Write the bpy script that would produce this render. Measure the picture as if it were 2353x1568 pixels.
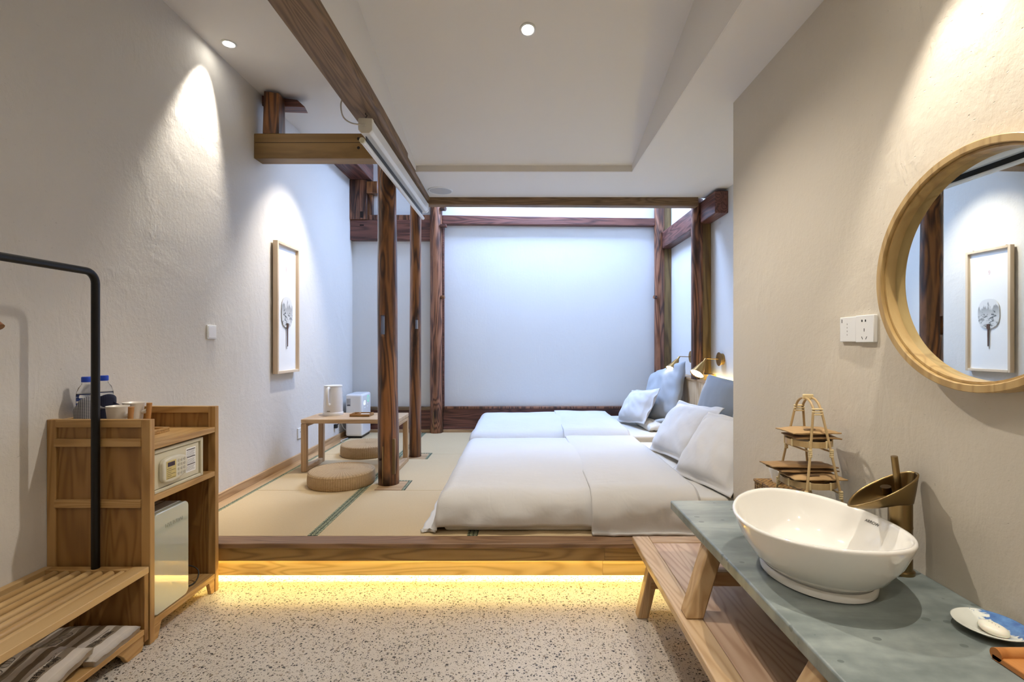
import bpy, bmesh, math, random
from mathutils import Vector, Matrix, noise, Euler
random.seed(7)
PI = math.pi
S = bpy.context.scene
COL = S.collection
for o in list(bpy.data.objects):
    bpy.data.objects.remove(o)

# ------------------------------------------------------------------ camera
cd = bpy.data.cameras.new('camera'); cam = bpy.data.objects.new('camera', cd); COL.objects.link(cam)
cam.location = (0, 0, 1.22); cam.rotation_euler = (PI/2, 0, 0)
cd.sensor_width = 36; cd.lens = 1125/2353*36
cd.shift_x = -20.5/2353; cd.shift_y = 6/2353
cd.clip_start = .02
S.camera = cam
# ------------------------------------------------------------------ world, exposure
W = bpy.data.worlds.new('sky'); S.world = W; W.use_nodes = True
bg = W.node_tree.nodes['Background']; bg.inputs[0].default_value = (.43, .60, 1, 1); bg.inputs[1].default_value = 47
vs = S.view_settings
vs.view_transform = 'Standard'; vs.look = 'None'; vs.gamma = 1; vs.use_curve_mapping = False
vs.exposure = 0.30
WARM = (1, .80, .56); NEUT = (1, .92, .815); LEDY = (1, .83, .30)

def lamp(name, typ, loc, energy, color, parent=None, **k):
    l = bpy.data.lights.new(name, typ); l.energy = energy; l.color = color
    for a, b in k.items():
        if a not in ('rot', 'aim'): setattr(l, a, b)
    o = bpy.data.objects.new(name, l); COL.objects.link(o)
    if 'aim' in k:
        d = Vector(k['aim']) - Vector(loc); o.rotation_euler = d.to_track_quat('-Z', 'Y').to_euler()
    elif 'rot' in k: o.rotation_euler = k['rot']
    if parent: o.parent = parent; o.location = Vector(loc) - Vector(parent['_org'])
    else: o.location = loc
    return o
pl = lamp('skylight_portal', 'AREA', (.3, 5.10, 3.57), 1, (1, 1, 1), shape='RECTANGLE', size=1.5, size_y=.72, rot=(0, 0, 0))
pl.data.cycles.is_portal = True

# ------------------------------------------------------------------ helpers
def srgb(h):
    h = h.lstrip('#'); c = [int(h[i:i+2], 16)/255 for i in (0, 2, 4)]
    return tuple((v/12.92 if v <= .04045 else ((v+.055)/1.055)**2.4) for v in c) + (1,)

class MB:
    def __init__(s): s.v = []; s.f = []
    def add(s, vs_, fs):
        n = len(s.v); s.v += [tuple(p) for p in vs_]; s.f += [tuple(i+n for i in f) for f in fs]; return s
    def box(s, x0, x1, y0, y1, z0, z1):
        return s.add([(x, y, z) for x in (x0, x1) for y in (y0, y1) for z in (z0, z1)],
                     [(0,1,3,2), (4,6,7,5), (0,4,5,1), (2,3,7,6), (0,2,6,4), (1,5,7,3)])
    def hexa(s, p): # 8 pts bottom 4 ccw, top 4 ccw
        return s.add(p, [(3,2,1,0), (4,5,6,7), (0,1,5,4), (1,2,6,5), (2,3,7,6), (3,0,4,7)])
    def ring(s, rings, cap=True, closed=True, loop=False):
        n = len(rings[0]); base = len(s.v)
        for r in rings: s.v += [tuple(p) for p in r]
        m = len(rings)
        for i in range(m if loop else m-1):
            j = (i+1) % m
            for k in range(n if closed else n-1):
                a = base+i*n+k; b = base+i*n+(k+1) % n; c = base+j*n+(k+1) % n; d = base+j*n+k
                s.f.append((a, b, c, d))
        if cap and not loop:
            s.f.append(tuple(base+k for k in range(n))[::-1]); s.f.append(tuple(base+(m-1)*n+k for k in range(n)))
        return s
    def lathe(s, prof, c=(0,0,0), n=32, sx=1, sy=1, cap=True):
        return s.ring([[(c[0]+r*sx*math.cos(2*PI*k/n), c[1]+r*sy*math.sin(2*PI*k/n), c[2]+z) for k in range(n)] for r, z in prof], cap)
    def tube(s, path, r, n=10, cap=True, loop=False):
        P = [Vector(p) for p in path]; rings = []; m = len(P)
        rr = r if isinstance(r, (list, tuple)) else [r]*m
        up = None
        for i in range(m):
            a = P[(i-1) % m] if (i or loop) else P[i]; b = P[(i+1) % m] if (i < m-1 or loop) else P[i]
            t = (b-a).normalized()
            if up is None:
                up = Vector((0,0,1)) if abs(t.z) < .9 else Vector((1,0,0))
            x = t.cross(up).normalized(); y = x.cross(t).normalized(); up = y
            rings.append([P[i]+rr[i]*(math.cos(2*PI*k/n)*x+math.sin(2*PI*k/n)*y) for k in range(n)])
        return s.ring(rings, cap, True, loop)
    def prism(s, pts, d): # planar polygon pts extruded by vector d
        d = Vector(d); n = len(pts); P = [Vector(p) for p in pts]
        return s.add(P+[p+d for p in P], [tuple(range(n))[::-1], tuple(range(n, 2*n))]+[(i, (i+1) % n, n+(i+1) % n, n+i) for i in range(n)])
    def grid(s, fn, nu, nv):
        base = len(s.v)
        for i in range(nu+1):
            for j in range(nv+1): s.v.append(tuple(fn(i/nu, j/nv)))
        for i in range(nu):
            for j in range(nv):
                a = base+i*(nv+1)+j; s.f.append((a, a+nv+1, a+nv+2, a+1))
        return s
def curve(pts, n=6):
    P = [Vector(p) for p in pts]; out = []
    for i in range(len(P)-1):
        a, b, c, d = P[max(i-1, 0)], P[i], P[i+1], P[min(i+2, len(P)-1)]
        for k in range(n):
            t = k/n
            out.append(.5*((2*b)+(c-a)*t+(2*a-5*b+4*c-d)*t*t+(3*b-a-3*c+d)*t**3))
    return out+[P[-1]]
def org(o): return Vector(o['_org']) if o is not None and '_org' in o.keys() else Vector((0,0,0))
def build(name, mb, mat, parent=None, bevel=0, seg=2, smooth=False, solid=0, sub=0, origin=None):
    """one mesh object; vertices are given in world coordinates"""
    if parent is not None: O = org(parent)
    elif origin is not None: O = Vector(origin)
    else: O = Vector((0,0,0))
    me = bpy.data.meshes.new(name); me.from_pydata([tuple(Vector(v)-O) for v in mb.v], [], mb.f)
    bm = bmesh.new(); bm.from_mesh(me); bmesh.ops.recalc_face_normals(bm, faces=bm.faces); bm.to_mesh(me); bm.free()
    me.update()
    if mat: me.materials.append(mat)
    o = bpy.data.objects.new(name, me); COL.objects.link(o); o['_org'] = tuple(O)
    if parent is not None: o.parent = parent
    else: o.location = O
    if solid:
        m = o.modifiers.new('solid', 'SOLIDIFY'); m.thickness = solid; m.offset = 0
    if bevel:
        m = o.modifiers.new('bevel', 'BEVEL'); m.width = bevel; m.segments = seg; m.limit_method = 'ANGLE'; m.angle_limit = .6
        smooth = smooth or seg > 1
    if sub:
        m = o.modifiers.new('sub', 'SUBSURF'); m.levels = sub; m.render_levels = sub
    if smooth:
        for p in me.polygons: p.use_smooth = True
        if bevel or smooth == 'a': me.set_sharp_from_angle(angle=.7)
    return o
def thing(name, label, cat, loc, group=None):
    o = bpy.data.objects.new(name, None); COL.objects.link(o); o.location = loc; o['_org'] = tuple(loc); o.empty_display_size = .05
    return tag(o, label, cat, group)
def tag(o, label, cat, group=None):
    o['label'] = label; o['category'] = cat
    if group: o['group'] = group
    return o
def struct(o): o['kind'] = 'structure'; return o
def clone(root, loc, rotz=None, label=None):
    d = Vector(loc)
    def cp(s, par):
        c = s.copy(); COL.objects.link(c)
        if par: c.parent = par
        for ch in s.children: cp(ch, c)
        return c
    r = cp(root, None); r.location = d
    if rotz is not None: r.rotation_euler.z = rotz
    if label: r['label'] = label
    return r
def text(name, body, size, mat, M, parent=None, depth=.0004):
    """flat lettering as a mesh; M maps text plane (x right, y up, z out) to world"""
    cu = bpy.data.curves.new(name, 'FONT'); cu.body = body; cu.size = size; cu.extrude = depth; cu.align_x = 'CENTER'; cu.align_y = 'CENTER'
    cu.resolution_u = 3
    t = bpy.data.objects.new(name+'_c', cu); COL.objects.link(t)
    dg = bpy.context.evaluated_depsgraph_get(); me = bpy.data.meshes.new_from_object(t.evaluated_get(dg))
    bpy.data.objects.remove(t)
    O = org(parent); T = Matrix.Translation(-O) @ M
    me.transform(T); me.materials.clear(); me.materials.append(mat)
    o = bpy.data.objects.new(name, me); COL.objects.link(o); o['_org'] = tuple(O); o.parent = parent
    return o
def frame(origin, x, y):
    x = Vector(x).normalized(); y = Vector(y).normalized(); z = x.cross(y)
    return Matrix(((x.x, y.x, z.x, origin[0]), (x.y, y.y, z.y, origin[1]), (x.z, y.z, z.z, origin[2]), (0,0,0,1)))

# ------------------------------------------------------------------ materials
class NT:
    def __init__(s, name):
        s.m = bpy.data.materials.new(name); s.m.use_nodes = True; s.t = s.m.node_tree; s.b = s.t.nodes['Principled BSDF']
        s.out = s.t.nodes['Material Output']
    def n(s, typ, **k):
        o = s.t.nodes.new('ShaderNode'+typ)
        for a, b in k.items():
            if a.startswith('_'): setattr(o, a[1:], b)
            else:
                key = a.replace('__', ' ')
                o.inputs[int(key[1:]) if key[0] == 'i' and key[1:].isdigit() else key].default_value = b
        return o
    def l(s, a, b): s.t.links.new(a, b)
    def math(s, op, a, b=None, clamp=False):
        o = s.n('Math', _operation=op); o.use_clamp = clamp
        for i, v in enumerate((a, b)):
            if v is None: continue
            if isinstance(v, (int, float)): o.inputs[i].default_value = v
            else: s.l(v, o.inputs[i])
        return o.outputs[0]
    def coords(s, rnd=True, kind='Object'):
        tc = s.n('TexCoord').outputs[kind]
        if not rnd: return tc
        r = s.n('ObjectInfo').outputs['Random']; c = s.n('CombineXYZ')
        for i, k in enumerate((7.3, 5.1, 3.7)): s.l(s.math('MULTIPLY', r, k), c.inputs[i])
        a = s.n('VectorMath', _operation='ADD'); s.l(tc, a.inputs[0]); s.l(c.outputs[0], a.inputs[1]); return a.outputs[0]
    def scale(s, v, sc, rot=None):
        m = s.n('Mapping'); m.inputs['Scale'].default_value = sc
        if rot: m.inputs['Rotation'].default_value = rot
        s.l(v, m.inputs['Vector']); return m.outputs[0]
    def noise(s, v, sc, det=2, rough=.5, dist=0):
        o = s.n('TexNoise', Scale=sc, Detail=det, Roughness=rough, Distortion=dist); s.l(v, o.inputs['Vector']); return o.outputs['Fac']
    def ramp(s, f, stops):
        o = s.n('ValToRGB'); e = o.color_ramp.elements
        while len(e) < len(stops): e.new(.5)
        for i, (p, c) in enumerate(stops): e[i].position = p; e[i].color = c
        s.l(f, o.inputs[0]); return o.outputs[0]
    def mix(s, f, a, b, mode='MIX'):
        o = s.n('MixRGB', _blend_type=mode)
        for i, v in enumerate((f, a, b)):
            if isinstance(v, (int, float)): o.inputs[i].default_value = v
            elif isinstance(v, tuple): o.inputs[i].default_value = v
            else: s.l(v, o.inputs[i])
        return o.outputs[0]
    def bump(s, h, strength, dist=.01):
        o = s.n('Bump', Strength=strength, Distance=dist); s.l(h, o.inputs['Height']); s.l(o.outputs[0], s.b.inputs['Normal'])
    def set(s, **k):
        for a, b in k.items():
            key = a.replace('__', ' ')
            if hasattr(b, 'is_linked') or isinstance(b, bpy.types.NodeSocket): s.l(b, s.b.inputs[key])
            else: s.b.inputs[key].default_value = b
        return s
def plain(name, hexc, rough=.5, metal=0, **k):
    t = NT(name); t.set(Base__Color=srgb(hexc), Roughness=rough, Metallic=metal, **k); return t.m
def wood(name, dark, mid, light, axis=1, s=1.0, rings=7, knots=0, rough=.5, streak=0, bump=.15, fiber=.35, coat=0, con=None):
    t = NT(name); v = t.coords()
    sc = [6*s]*3; sc[axis] = .55*s; a = t.scale(v, sc)
    base = t.noise(a, 1, 2.5, .45, .4)
    f = [90*s]*3; f[axis] = 2.5*s; fib = t.noise(t.scale(v, f), 1, 2, .6)
    val = t.math('MULTIPLY', base, rings)
    kn = None
    if knots:
        k = [knots]*3; k[axis] = knots*.45
        vo = t.n('TexVoronoi', Scale=1, Randomness=1); t.l(t.scale(v, k), vo.inputs['Vector'])
        kn = t.n('MapRange', _interpolation_type='SMOOTHSTEP'); kn.inputs[1].default_value = .03; kn.inputs[2].default_value = .30; kn.inputs[3].default_value = 1; kn.inputs[4].default_value = 0
        t.l(vo.outputs['Distance'], kn.inputs[0]); kn = kn.outputs[0]
        val = t.math('ADD', val, t.math('MULTIPLY', kn, 2.2))
    ring = t.math('ADD', t.math('MULTIPLY', t.math('SINE', t.math('MULTIPLY', val, 2*PI)), .5), .5)
    ring = t.math('POWER', ring, 1.6)
    mixv = t.math('ADD', t.math('MULTIPLY', ring, 1-fiber), t.math('MULTIPLY', fib, fiber))
    con = con or (.85 if streak else .68)
    mixv = t.math('ADD', t.math('MULTIPLY', t.math('SUBTRACT', mixv, .5), con), .46)
    c = t.ramp(mixv, [(.12, srgb(light)), (.5, srgb(mid)), (.95, srgb(dark))])
    if streak:
        q = [5*s]*3; q[axis] = .9*s; st = t.noise(t.scale(v, q), 1, 4, .65, .6)
        st = t.ramp(st, [(.46, (0,0,0,1)), (.66, (1,1,1,1))])
        c = t.mix(t.math('MULTIPLY', st, streak), c, srgb(dark), 'MULTIPLY')
    if kn is not None:
        c = t.mix(t.math('MULTIPLY', t.math('POWER', kn, 3), .75), c, srgb(dark), 'MULTIPLY')
    t.set(Base__Color=c, Roughness=rough, Coat__Weight=coat, Coat__Roughness=.25)
    t.bump(t.math('ADD', t.math('MULTIPLY', ring, .5), fib), bump, .004); return t.m
def plaster(name, c1, c2, bump=.35, streak=.6):
    t = NT(name); v = t.coords(False)
    n1 = t.noise(v, 1.3, 3, .6); n2 = t.noise(v, 38, 6, .65)
    st = t.noise(t.scale(v, (70, 22, 9), (.5, .3, .2)), 1, 3, .6, .8)
    mask = t.ramp(t.noise(v, 1.9, 2, .6, 1.2), [(.42, (0,0,0,1)), (.62, (1,1,1,1))])
    h = t.math('ADD', t.math('MULTIPLY', n2, .5), t.math('MULTIPLY', t.math('MULTIPLY', st, mask), streak*1.3))
    pit = t.ramp(t.noise(t.scale(v, (90, 60, 120)), 1, 2, .5), [(.23, (1,1,1,1)), (.30, (0,0,0,1))])
    h = t.math('SUBTRACT', h, t.math('MULTIPLY', pit, .4))
    c = t.mix(n1, srgb(c1), srgb(c2))
    t.set(Base__Color=c, Roughness=.9, Specular__IOR__Level=.2); t.bump(h, bump, .008); return t.m
def fabric(name, c1, scale=220, rough=.95, bump=.08, c2=None, wr=0.0):
    t = NT(name); v = t.coords(); w = t.noise(v, scale, 2, .6)
    big = t.noise(v, 3, 3, .5)
    t.set(Base__Color=t.mix(big, srgb(c1), srgb(c2 or c1)), Roughness=rough, Sheen__Weight=.12, Specular__IOR__Level=.15)
    h = w
    if wr:
        q = t.noise(t.scale(v, (17, 9, 12), (0, 0, .6)), 1, 2, .5, 1.5); q2 = t.noise(t.scale(v, (5, 9, 6), (0, .4, -.5)), 1, 2, .5, 1.6)
        h = t.math('ADD', t.math('MULTIPLY', w, .02), t.math('MULTIPLY', t.math('ADD', t.math('MULTIPLY', q, .35), q2), wr))
    t.bump(h, bump if not wr else .5, .002 if not wr else .012); return t.m
def emit(name, col, st):
    t = NT(name); e = t.n('Emission'); e.inputs[0].default_value = col if len(col) == 4 else col+(1,); e.inputs[1].default_value = st
    t.l(e.outputs[0], t.out.inputs[0]); return t.m

M_PL = plaster('plaster_warm_white', '#d6d1c9', '#dcd8d1', .5, .8)
M_PLR = plaster('plaster_beige', '#ccc3b2', '#d4ccbd', .5, .8)
M_PLB = plaster('plaster_white', '#dcdcd9', '#e3e3e0', .22, .5)
M_CEIL = plain('ceiling_paint', '#e4e0da', .9)
M_POST = wood('old_post_timber', '#351b0d', '#6c4122', '#8b5a30', 2, 1.5, 8, 3.2, .36, .95, .35, .3, .25, 1.15)
M_POSTR = wood('old_red_timber', '#3f241a', '#77492f', '#966548', 2, 1.5, 9, 3.0, .4, .75, .3, .3, .15, 1.1)
M_POST_B = wood('old_pale_timber', '#4d3a20', '#7c6238', '#927848', 2, 1.4, 6, 0, .5, .4, .3, .35)
M_REDX = wood('old_red_timber_long', '#36201b', '#623b30', '#7c4e40', 0, 1.3, 12, 0, .45, .4, .25, .35)
M_REDY = wood('old_red_timber_deep', '#36201b', '#653f37', '#7e5347', 1, 1.3, 12, 0, .4, .4, .25, .35)
M_TIE = wood('tie_beam_timber', '#56411f', '#846538', '#967848', 0, .8, 4, 0, .55, .35, .25, .5, 0, .45)
M_BEAM = wood('grey_brown_beam', '#4f3c28', '#7b6144', '#8c7153', 1, 1.5, 14, 0, .6, .3, .25, .45)
M_BEAMX = wood('grey_brown_beam_cross', '#4f3c28', '#7b6144', '#8c7153', 0, 1.5, 14, 0, .6, .3, .25, .45)
M_OAKZ = wood('cabinet_wood_upright', '#866034', '#a57d49', '#b48f5a', 2, 1.1, 18, 0, .42, 0, .1, .35)
M_OAKP = wood('cabinet_panel_wood', '#6d4a22', '#8a6231', '#9a723f', 2, 1.0, 20, 0, .45, 0, .1, .35)
M_OAKY = wood('cabinet_wood_long', '#916b3a', '#af8852', '#bc9864', 1, 1.1, 18, 0, .42, 0, .1, .35)
M_OAKX = wood('cabinet_wood_cross', '#916b3a', '#af8852', '#bc9864', 0, 1.1, 18, 0, .42, 0, .1, .35)
M_SLAT = wood('slat_wood', '#9d7a49', '#bd9a67', '#caaa79', 1, .9, 5, 0, .42, 0, .08, .4)
M_ASHY = wood('ash_long', '#a07f57', '#bf9f77', '#caad87', 1, 1.1, 22, 0, .38, 0, .1, .3, .1)
M_ASHZ = wood('ash_upright', '#a07e54', '#bd9b70', '#c8a97f', 2, 1.1, 20, 0, .4, 0, .1, .35, .1)
M_ASHP = wood('ash_panel', '#957258', '#bd9c80', '#c8aa90', 1, .75, 26, 0, .38, 0, .1, .25, .1)
M_ASHX = wood('ash_cross', '#8f6d48', '#ad8b64', '#b99972', 0, 1.1, 20, 0, .4, 0, .1, .35, .1)
M_TBL = wood('table_wood', '#a88a68', '#c2a480', '#cdb18f', 0, 1.0, 18, 0, .4, 0, .08, .35)
M_TBLZ = wood('table_wood_upright', '#9c7c58', '#b59570', '#c2a47f', 2, 1.0, 18, 0, .42, 0, .08, .35)
M_TBLY = wood('table_wood_deep', '#9c7c58', '#b59570', '#c2a47f', 1, 1.0, 18, 0, .42, 0, .08, .35)
M_PINE = wood('platform_pine', '#664b2b', '#8f7044', '#9f8052', 0, .9, 20, 3.2, .5, 0, .12, .3)
M_PINET = wood('platform_pine_top', '#5f4632', '#86664a', '#93745a', 0, .9, 18, 3.0, .5, 0, .12, .3)
M_PINE2 = wood('platform_pine_pale', '#a98a55', '#d0b47c', '#dcc28c', 0, .9, 20, 3.0, .5, 0, .12, .3)
M_HB = wood('headboard_pine', '#a98a61', '#cbb08a', '#d8c09c', 2, 1.0, 6, 3.0, .5, 0, .1, .3)
M_SKY = wood('skirting_wood', '#8a6a45', '#b29067', '#c0a079', 1, 1.0, 7, 0, .5, 0, .1, .35)
M_SKX = wood('skirting_wood_cross', '#8a6a45', '#b29067', '#c0a079', 0, 1.0, 7, 0, .5, 0, .1, .35)
M_MIRF = wood('mirror_frame_wood', '#96784a', '#b4955f', '#c0a26d', 2, 1.2, 12, 0, .4, 0, .08, .35)
M_PICF = wood('picture_frame_wood', '#ccb290', '#dcc4a4', '#e4cfb2', 2, 1.2, 4, 0, .45, 0, .05, .4)
M_WHITE = plain('white_plastic', '#e6e6e3', .35)
M_WHITEG = plain('white_gloss_plastic', '#ecebea', .2)
M_CREAM = plain('safe_cream_paint', '#cfc7ac', .4)
M_BLACK = plain('black_metal', '#0e0d0d', .35, .3)
M_INK = plain('ink', '#15130f', .6)
M_DARK = plain('dark_recess', '#1a0f08', .8)
M_BRASS = plain('brushed_brass', '#a5834f', .36, 1)
M_BRONZE = plain('antique_brass', '#8c7650', .3, 1)
M_STEEL = plain('steel', '#b8b8b4', .3, 1)
M_RUST = plain('rusty_iron', '#3f3026', .6, .6)
M_BED = fabric('white_linen', '#dddbd8', 260, .9, .05, '#d7d5d1', .6)
M_BEDP = fabric('white_pillow_cotton', '#e0dfdd', 260, .9, .05, '#dbd9d7', .3)
M_SHEET = fabric('cream_sheet', '#ddd8cd', 260, .9, .05)
M_GREY = fabric('grey_blue_cushion', '#93989c', 260, .8, .06, '#8b9196', .12)
M_GREYL = fabric('silver_grey_cushion', '#b7bcc0', 260, .6, .05, '#adb3b8', .25)
M_CERAM = plain('white_ceramic', '#eeebe3', .06, 0, Coat__Weight=.6, Coat__Roughness=.03)
M_CUP = plain('cup_ceramic', '#d9d2c6', .3)
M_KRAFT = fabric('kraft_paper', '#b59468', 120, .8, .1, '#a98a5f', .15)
M_KRAFTD = fabric('kraft_paper_dark', '#9a7a52', 120, .8, .1, '#8d6e48', .15)  # darker brown kraft tone for some of the packets
M_BAMB = wood('bamboo', '#93784c', '#b4986a', '#c2a87a', 2, 2.0, 4, 0, .45, 0, .1, .5)
M_RATT = plain('pale_rattan', '#d8c394', .6)
M_PAPER = plain('paper', '#f2f1ee', .8)
M_TISS = plain('tissue', '#f3f2f0', .9)
M_CORD = plain('white_cable', '#c9c6c0', .5)
M_CORDB = plain('black_cable', '#1b1712', .5)

def m_terrazzo():
    t = NT('terrazzo'); v = t.coords(False)
    base = t.mix(t.noise(v, 6, 3), srgb('#cfc6b8'), srgb('#c3b9aa'))
    c = base
    for sc, thr, seed, cols in ((108, .36, 0, ('#2c2a28', '#6d675e', '#9a8f80', '#4a4038')), (62, .27, 5, ('#77705f', '#a59a88', '#3a3733', '#8a7a66')), (200, .30, 9, ('#55504a', '#857c70', '#b3a897', '#383430'))):
        mp = t.n('Mapping'); mp.inputs['Location'].default_value = (seed, seed*2, seed*3); t.l(v, mp.inputs['Vector'])
        dn = t.n('TexNoise', Scale=sc*.7, Detail=1); t.l(mp.outputs[0], dn.inputs['Vector'])
        vo = t.n('TexVoronoi', Scale=sc); t.l(t.mix(.012, mp.outputs[0], dn.outputs['Color'], 'ADD'), vo.inputs['Vector'])
        sep = t.n('SeparateColor'); t.l(vo.outputs['Color'], sep.inputs[0])
        th = t.math('MULTIPLY', sep.outputs[0], thr*1.35)
        m = t.math('LESS_THAN', vo.outputs['Distance'], th)
        cr = t.n('ValToRGB'); cr.color_ramp.interpolation = 'CONSTANT'; e = cr.color_ramp.elements
        for i in range(2): e.new(.5)
        for i, h in enumerate(cols): e[i].position = i*.25; e[i].color = srgb(h)
        t.l(sep.outputs[1], cr.inputs[0])
        c = t.mix(m, c, cr.outputs[0])
    t.set(Base__Color=c, Roughness=.42); return t.m
M_TERR = m_terrazzo()
def m_tatami():
    t = NT('tatami_straw'); v = t.coords(False)
    w = t.n('TexWave', Scale=42, Distortion=.3, Detail=1); w.bands_direction = 'Y'; t.l(v, w.inputs['Vector'])
    w2 = t.noise(t.scale(v, (350, 60, 60)), 1, 2)
    c = t.mix(t.noise(v, 2.2, 3), srgb('#d2bb92'), srgb('#c8b088'))
    c = t.mix(t.math('MULTIPLY', w2, .25), c, srgb('#9c8258'))
    t.set(Base__Color=c, Roughness=.75); t.bump(t.math('ADD', w.outputs['Fac'], w2), .12, .002); return t.m
M_TAT = m_tatami()
def m_tape():
    t = NT('tatami_green_brocade'); v = t.coords(False)
    vo = t.n('TexVoronoi', Scale=46, Randomness=.1); t.l(v, vo.inputs['Vector'])
    m = t.ramp(vo.outputs['Distance'], [(.40, (1,1,1,1)), (.47, (0,0,0,1))])
    m2 = t.ramp(t.noise(v, 160, 1), [(.42, (0,0,0,1)), (.5, (1,1,1,1))])
    c = t.mix(m, srgb('#3a412f'), t.mix(m2, srgb('#757a5c'), srgb('#a3a482')))
    t.set(Base__Color=c, Roughness=.8); return t.m
M_TAPE = m_tape()
def m_slate():
    t = NT('slate'); v = t.coords(False)
    b = t.noise(t.scale(v, (2.2, 9, 1), (0, 0, .9)), 1, 4, .55, .3); n = t.noise(v, 24, 5, .6)
    c = t.ramp(t.math('ADD', t.math('MULTIPLY', b, .75), t.math('MULTIPLY', n, .25)), [(.34, srgb('#5f6967')), (.5, srgb('#7c8582')), (.66, srgb('#98a09b'))])
    vo = t.n('TexVoronoi', Scale=24); t.l(t.scale(v, (1, 1.3, 1)), vo.inputs['Vector'])
    sep = t.n('SeparateColor'); t.l(vo.outputs['Color'], sep.inputs[0])
    sp = t.math('LESS_THAN', vo.outputs['Distance'], t.math('MULTIPLY', t.math('SUBTRACT', sep.outputs[0], .60), .75))
    c = t.mix(t.math('MULTIPLY', sp, .55), c, srgb('#4c5552'))
    r = t.ramp(n, [(.3, (.34,)*3+(1,)), (.7, (.5,)*3+(1,))])
    t.set(Base__Color=c, Roughness=r); t.bump(n, .12, .003); return t.m
M_SLATE = m_slate()
def m_straw(name, radial):
    t = NT(name); v = t.coords(False)
    sep = t.n('SeparateXYZ'); t.l(v, sep.inputs[0])
    if radial:
        r = t.math('SQRT', t.math('ADD', t.math('POWER', sep.outputs[0], 2), t.math('POWER', sep.outputs[1], 2)))
        a = t.math('ARCTAN2', sep.outputs[1], sep.outputs[0])
        h1 = t.math('SINE', t.math('ADD', t.math('MULTIPLY', r, 620), t.math('MULTIPLY', a, 1))); h2 = t.math('SINE', t.math('MULTIPLY', a, 64))
    else:
        a = t.math('ARCTAN2', sep.outputs[1], sep.outputs[0])
        h2 = t.math('SINE', t.math('MULTIPLY', a, 90)); h1 = t.math('SINE', t.math('ADD', t.math('MULTIPLY', sep.outputs[2], 700), t.math('MULTIPLY', h2, 1.2)))
    h = t.math('ADD', t.math('MULTIPLY', h1, .25), t.math('MULTIPLY', h2, .25)); h = t.math('ADD', h, .5)
    n = t.noise(v, 60, 3)
    c = t.mix(t.math('MULTIPLY', h, .7), srgb('#8f6f45'), srgb('#c3a47a')); c = t.mix(t.math('MULTIPLY', n, .4), c, srgb('#d2b88f'))
    t.set(Base__Color=c, Roughness=.8); t.bump(h, .6, .006); return t.m
M_STRT = m_straw('straw_spiral', True); M_STRS = m_straw('straw_plait', False)
def m_weave():
    t = NT('woven_seagrass'); v = t.coords(False)
    vo = t.n('TexVoronoi', Scale=75, Randomness=.35); t.l(t.scale(v, (1, 1, 1.6), (0, 0, .78)), vo.inputs['Vector'])
    c = t.ramp(vo.outputs['Distance'], [(.1, srgb('#b08b4e')), (.45, srgb('#8a6630')), (.7, srgb('#46301a'))])
    t.set(Base__Color=c, Roughness=.7); h = t.math('MULTIPLY', vo.outputs['Distance'], -1); t.bump(h, .8, .006); return t.m
M_WEAVE = m_weave()
def m_check(name, c1, c2, sc):
    t = NT(name); v = t.coords(False); sep = t.n('SeparateXYZ'); t.l(v, sep.inputs[0])
    a = t.math('MULTIPLY', t.math('ARCTAN2', sep.outputs[1], sep.outputs[0]), .04)
    f1 = t.math('GREATER_THAN', t.math('SINE', t.math('MULTIPLY', a, sc)), 0); f2 = t.math('GREATER_THAN', t.math('SINE', t.math('MULTIPLY', sep.outputs[2], sc)), 0)
    f = t.math('MULTIPLY', t.math('ADD', f1, f2), .5)
    t.set(Base__Color=t.mix(f, srgb(c1), srgb(c2)), Roughness=.9); t.bump(t.noise(v, 300, 2), .2, .002); return t.m
M_CHECK = m_check('checked_cloth', '#353a4c', '#b9bac0', 1000)
M_NAVY = m_check('navy_cloth', '#14172a', '#2b2f49', 1100)
def m_stripe():
    t = NT('striped_laundry_cloth'); v = t.coords(False); sep = t.n('SeparateXYZ'); t.l(v, sep.inputs[0])
    f = t.math('SINE', t.math('ADD', t.math('MULTIPLY', sep.outputs[0], 2*PI/.058), t.math('MULTIPLY', t.noise(v, 6, 1), 2.2)))
    f = t.math('GREATER_THAN', f, .05)
    end = t.math('GREATER_THAN', sep.outputs[0], .135)
    f = t.math('MULTIPLY', f, t.math('SUBTRACT', 1, t.math('MULTIPLY', end, .8)))
    t.set(Base__Color=t.mix(f, srgb('#c9c0b4'), srgb('#857764')), Roughness=.85)
    t.bump(t.noise(v, 14, 2, .5, .5), .25, .01); return t.m
M_STRIPE = m_stripe()
def m_glass(name, tint=(1,1,1,1), rough=0, ior=1.45):
    t = NT(name); t.set(Base__Color=tint, Roughness=rough, Transmission__Weight=1, IOR=ior); return t.m
M_PET = m_glass('clear_plastic', (.93, .95, .96, 1), .02, 1.2)
M_WATER = m_glass('water', (.94, .97, 1, 1), 0, 1.33)
def m_pane():
    t = NT('window_glass'); tr = t.n('BsdfTransparent'); gl = t.n('BsdfGlossy', Roughness=.02); mx = t.n('MixShader'); mx.inputs[0].default_value = .06
    t.l(tr.outputs[0], mx.inputs[1]); t.l(gl.outputs[0], mx.inputs[2]); t.l(mx.outputs[0], t.out.inputs[0]); return t.m
M_PANE = m_pane()
M_MIRROR = plain('mirror_silver', '#e6ecea', .01, 1)
M_FRG = plain('glass_front_grey_green', '#b9bdad', .05, 0, Coat__Weight=1, Coat__Roughness=.01, Coat__IOR=2.0, Specular__IOR__Level=.8)
M_FRB = plain('fridge_body', '#a9a59a', .35)
M_CAP = plain('blue_cap', '#0e3fb4', .35)
M_LABB = plain('blue_label', '#173a8e', .4)
M_LED = emit('led_yellow', LEDY, 44)
M_LED2 = emit('led_yellow_floor', LEDY, 60)
M_LEDH = emit('led_headboard', LEDY, 45)
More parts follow.
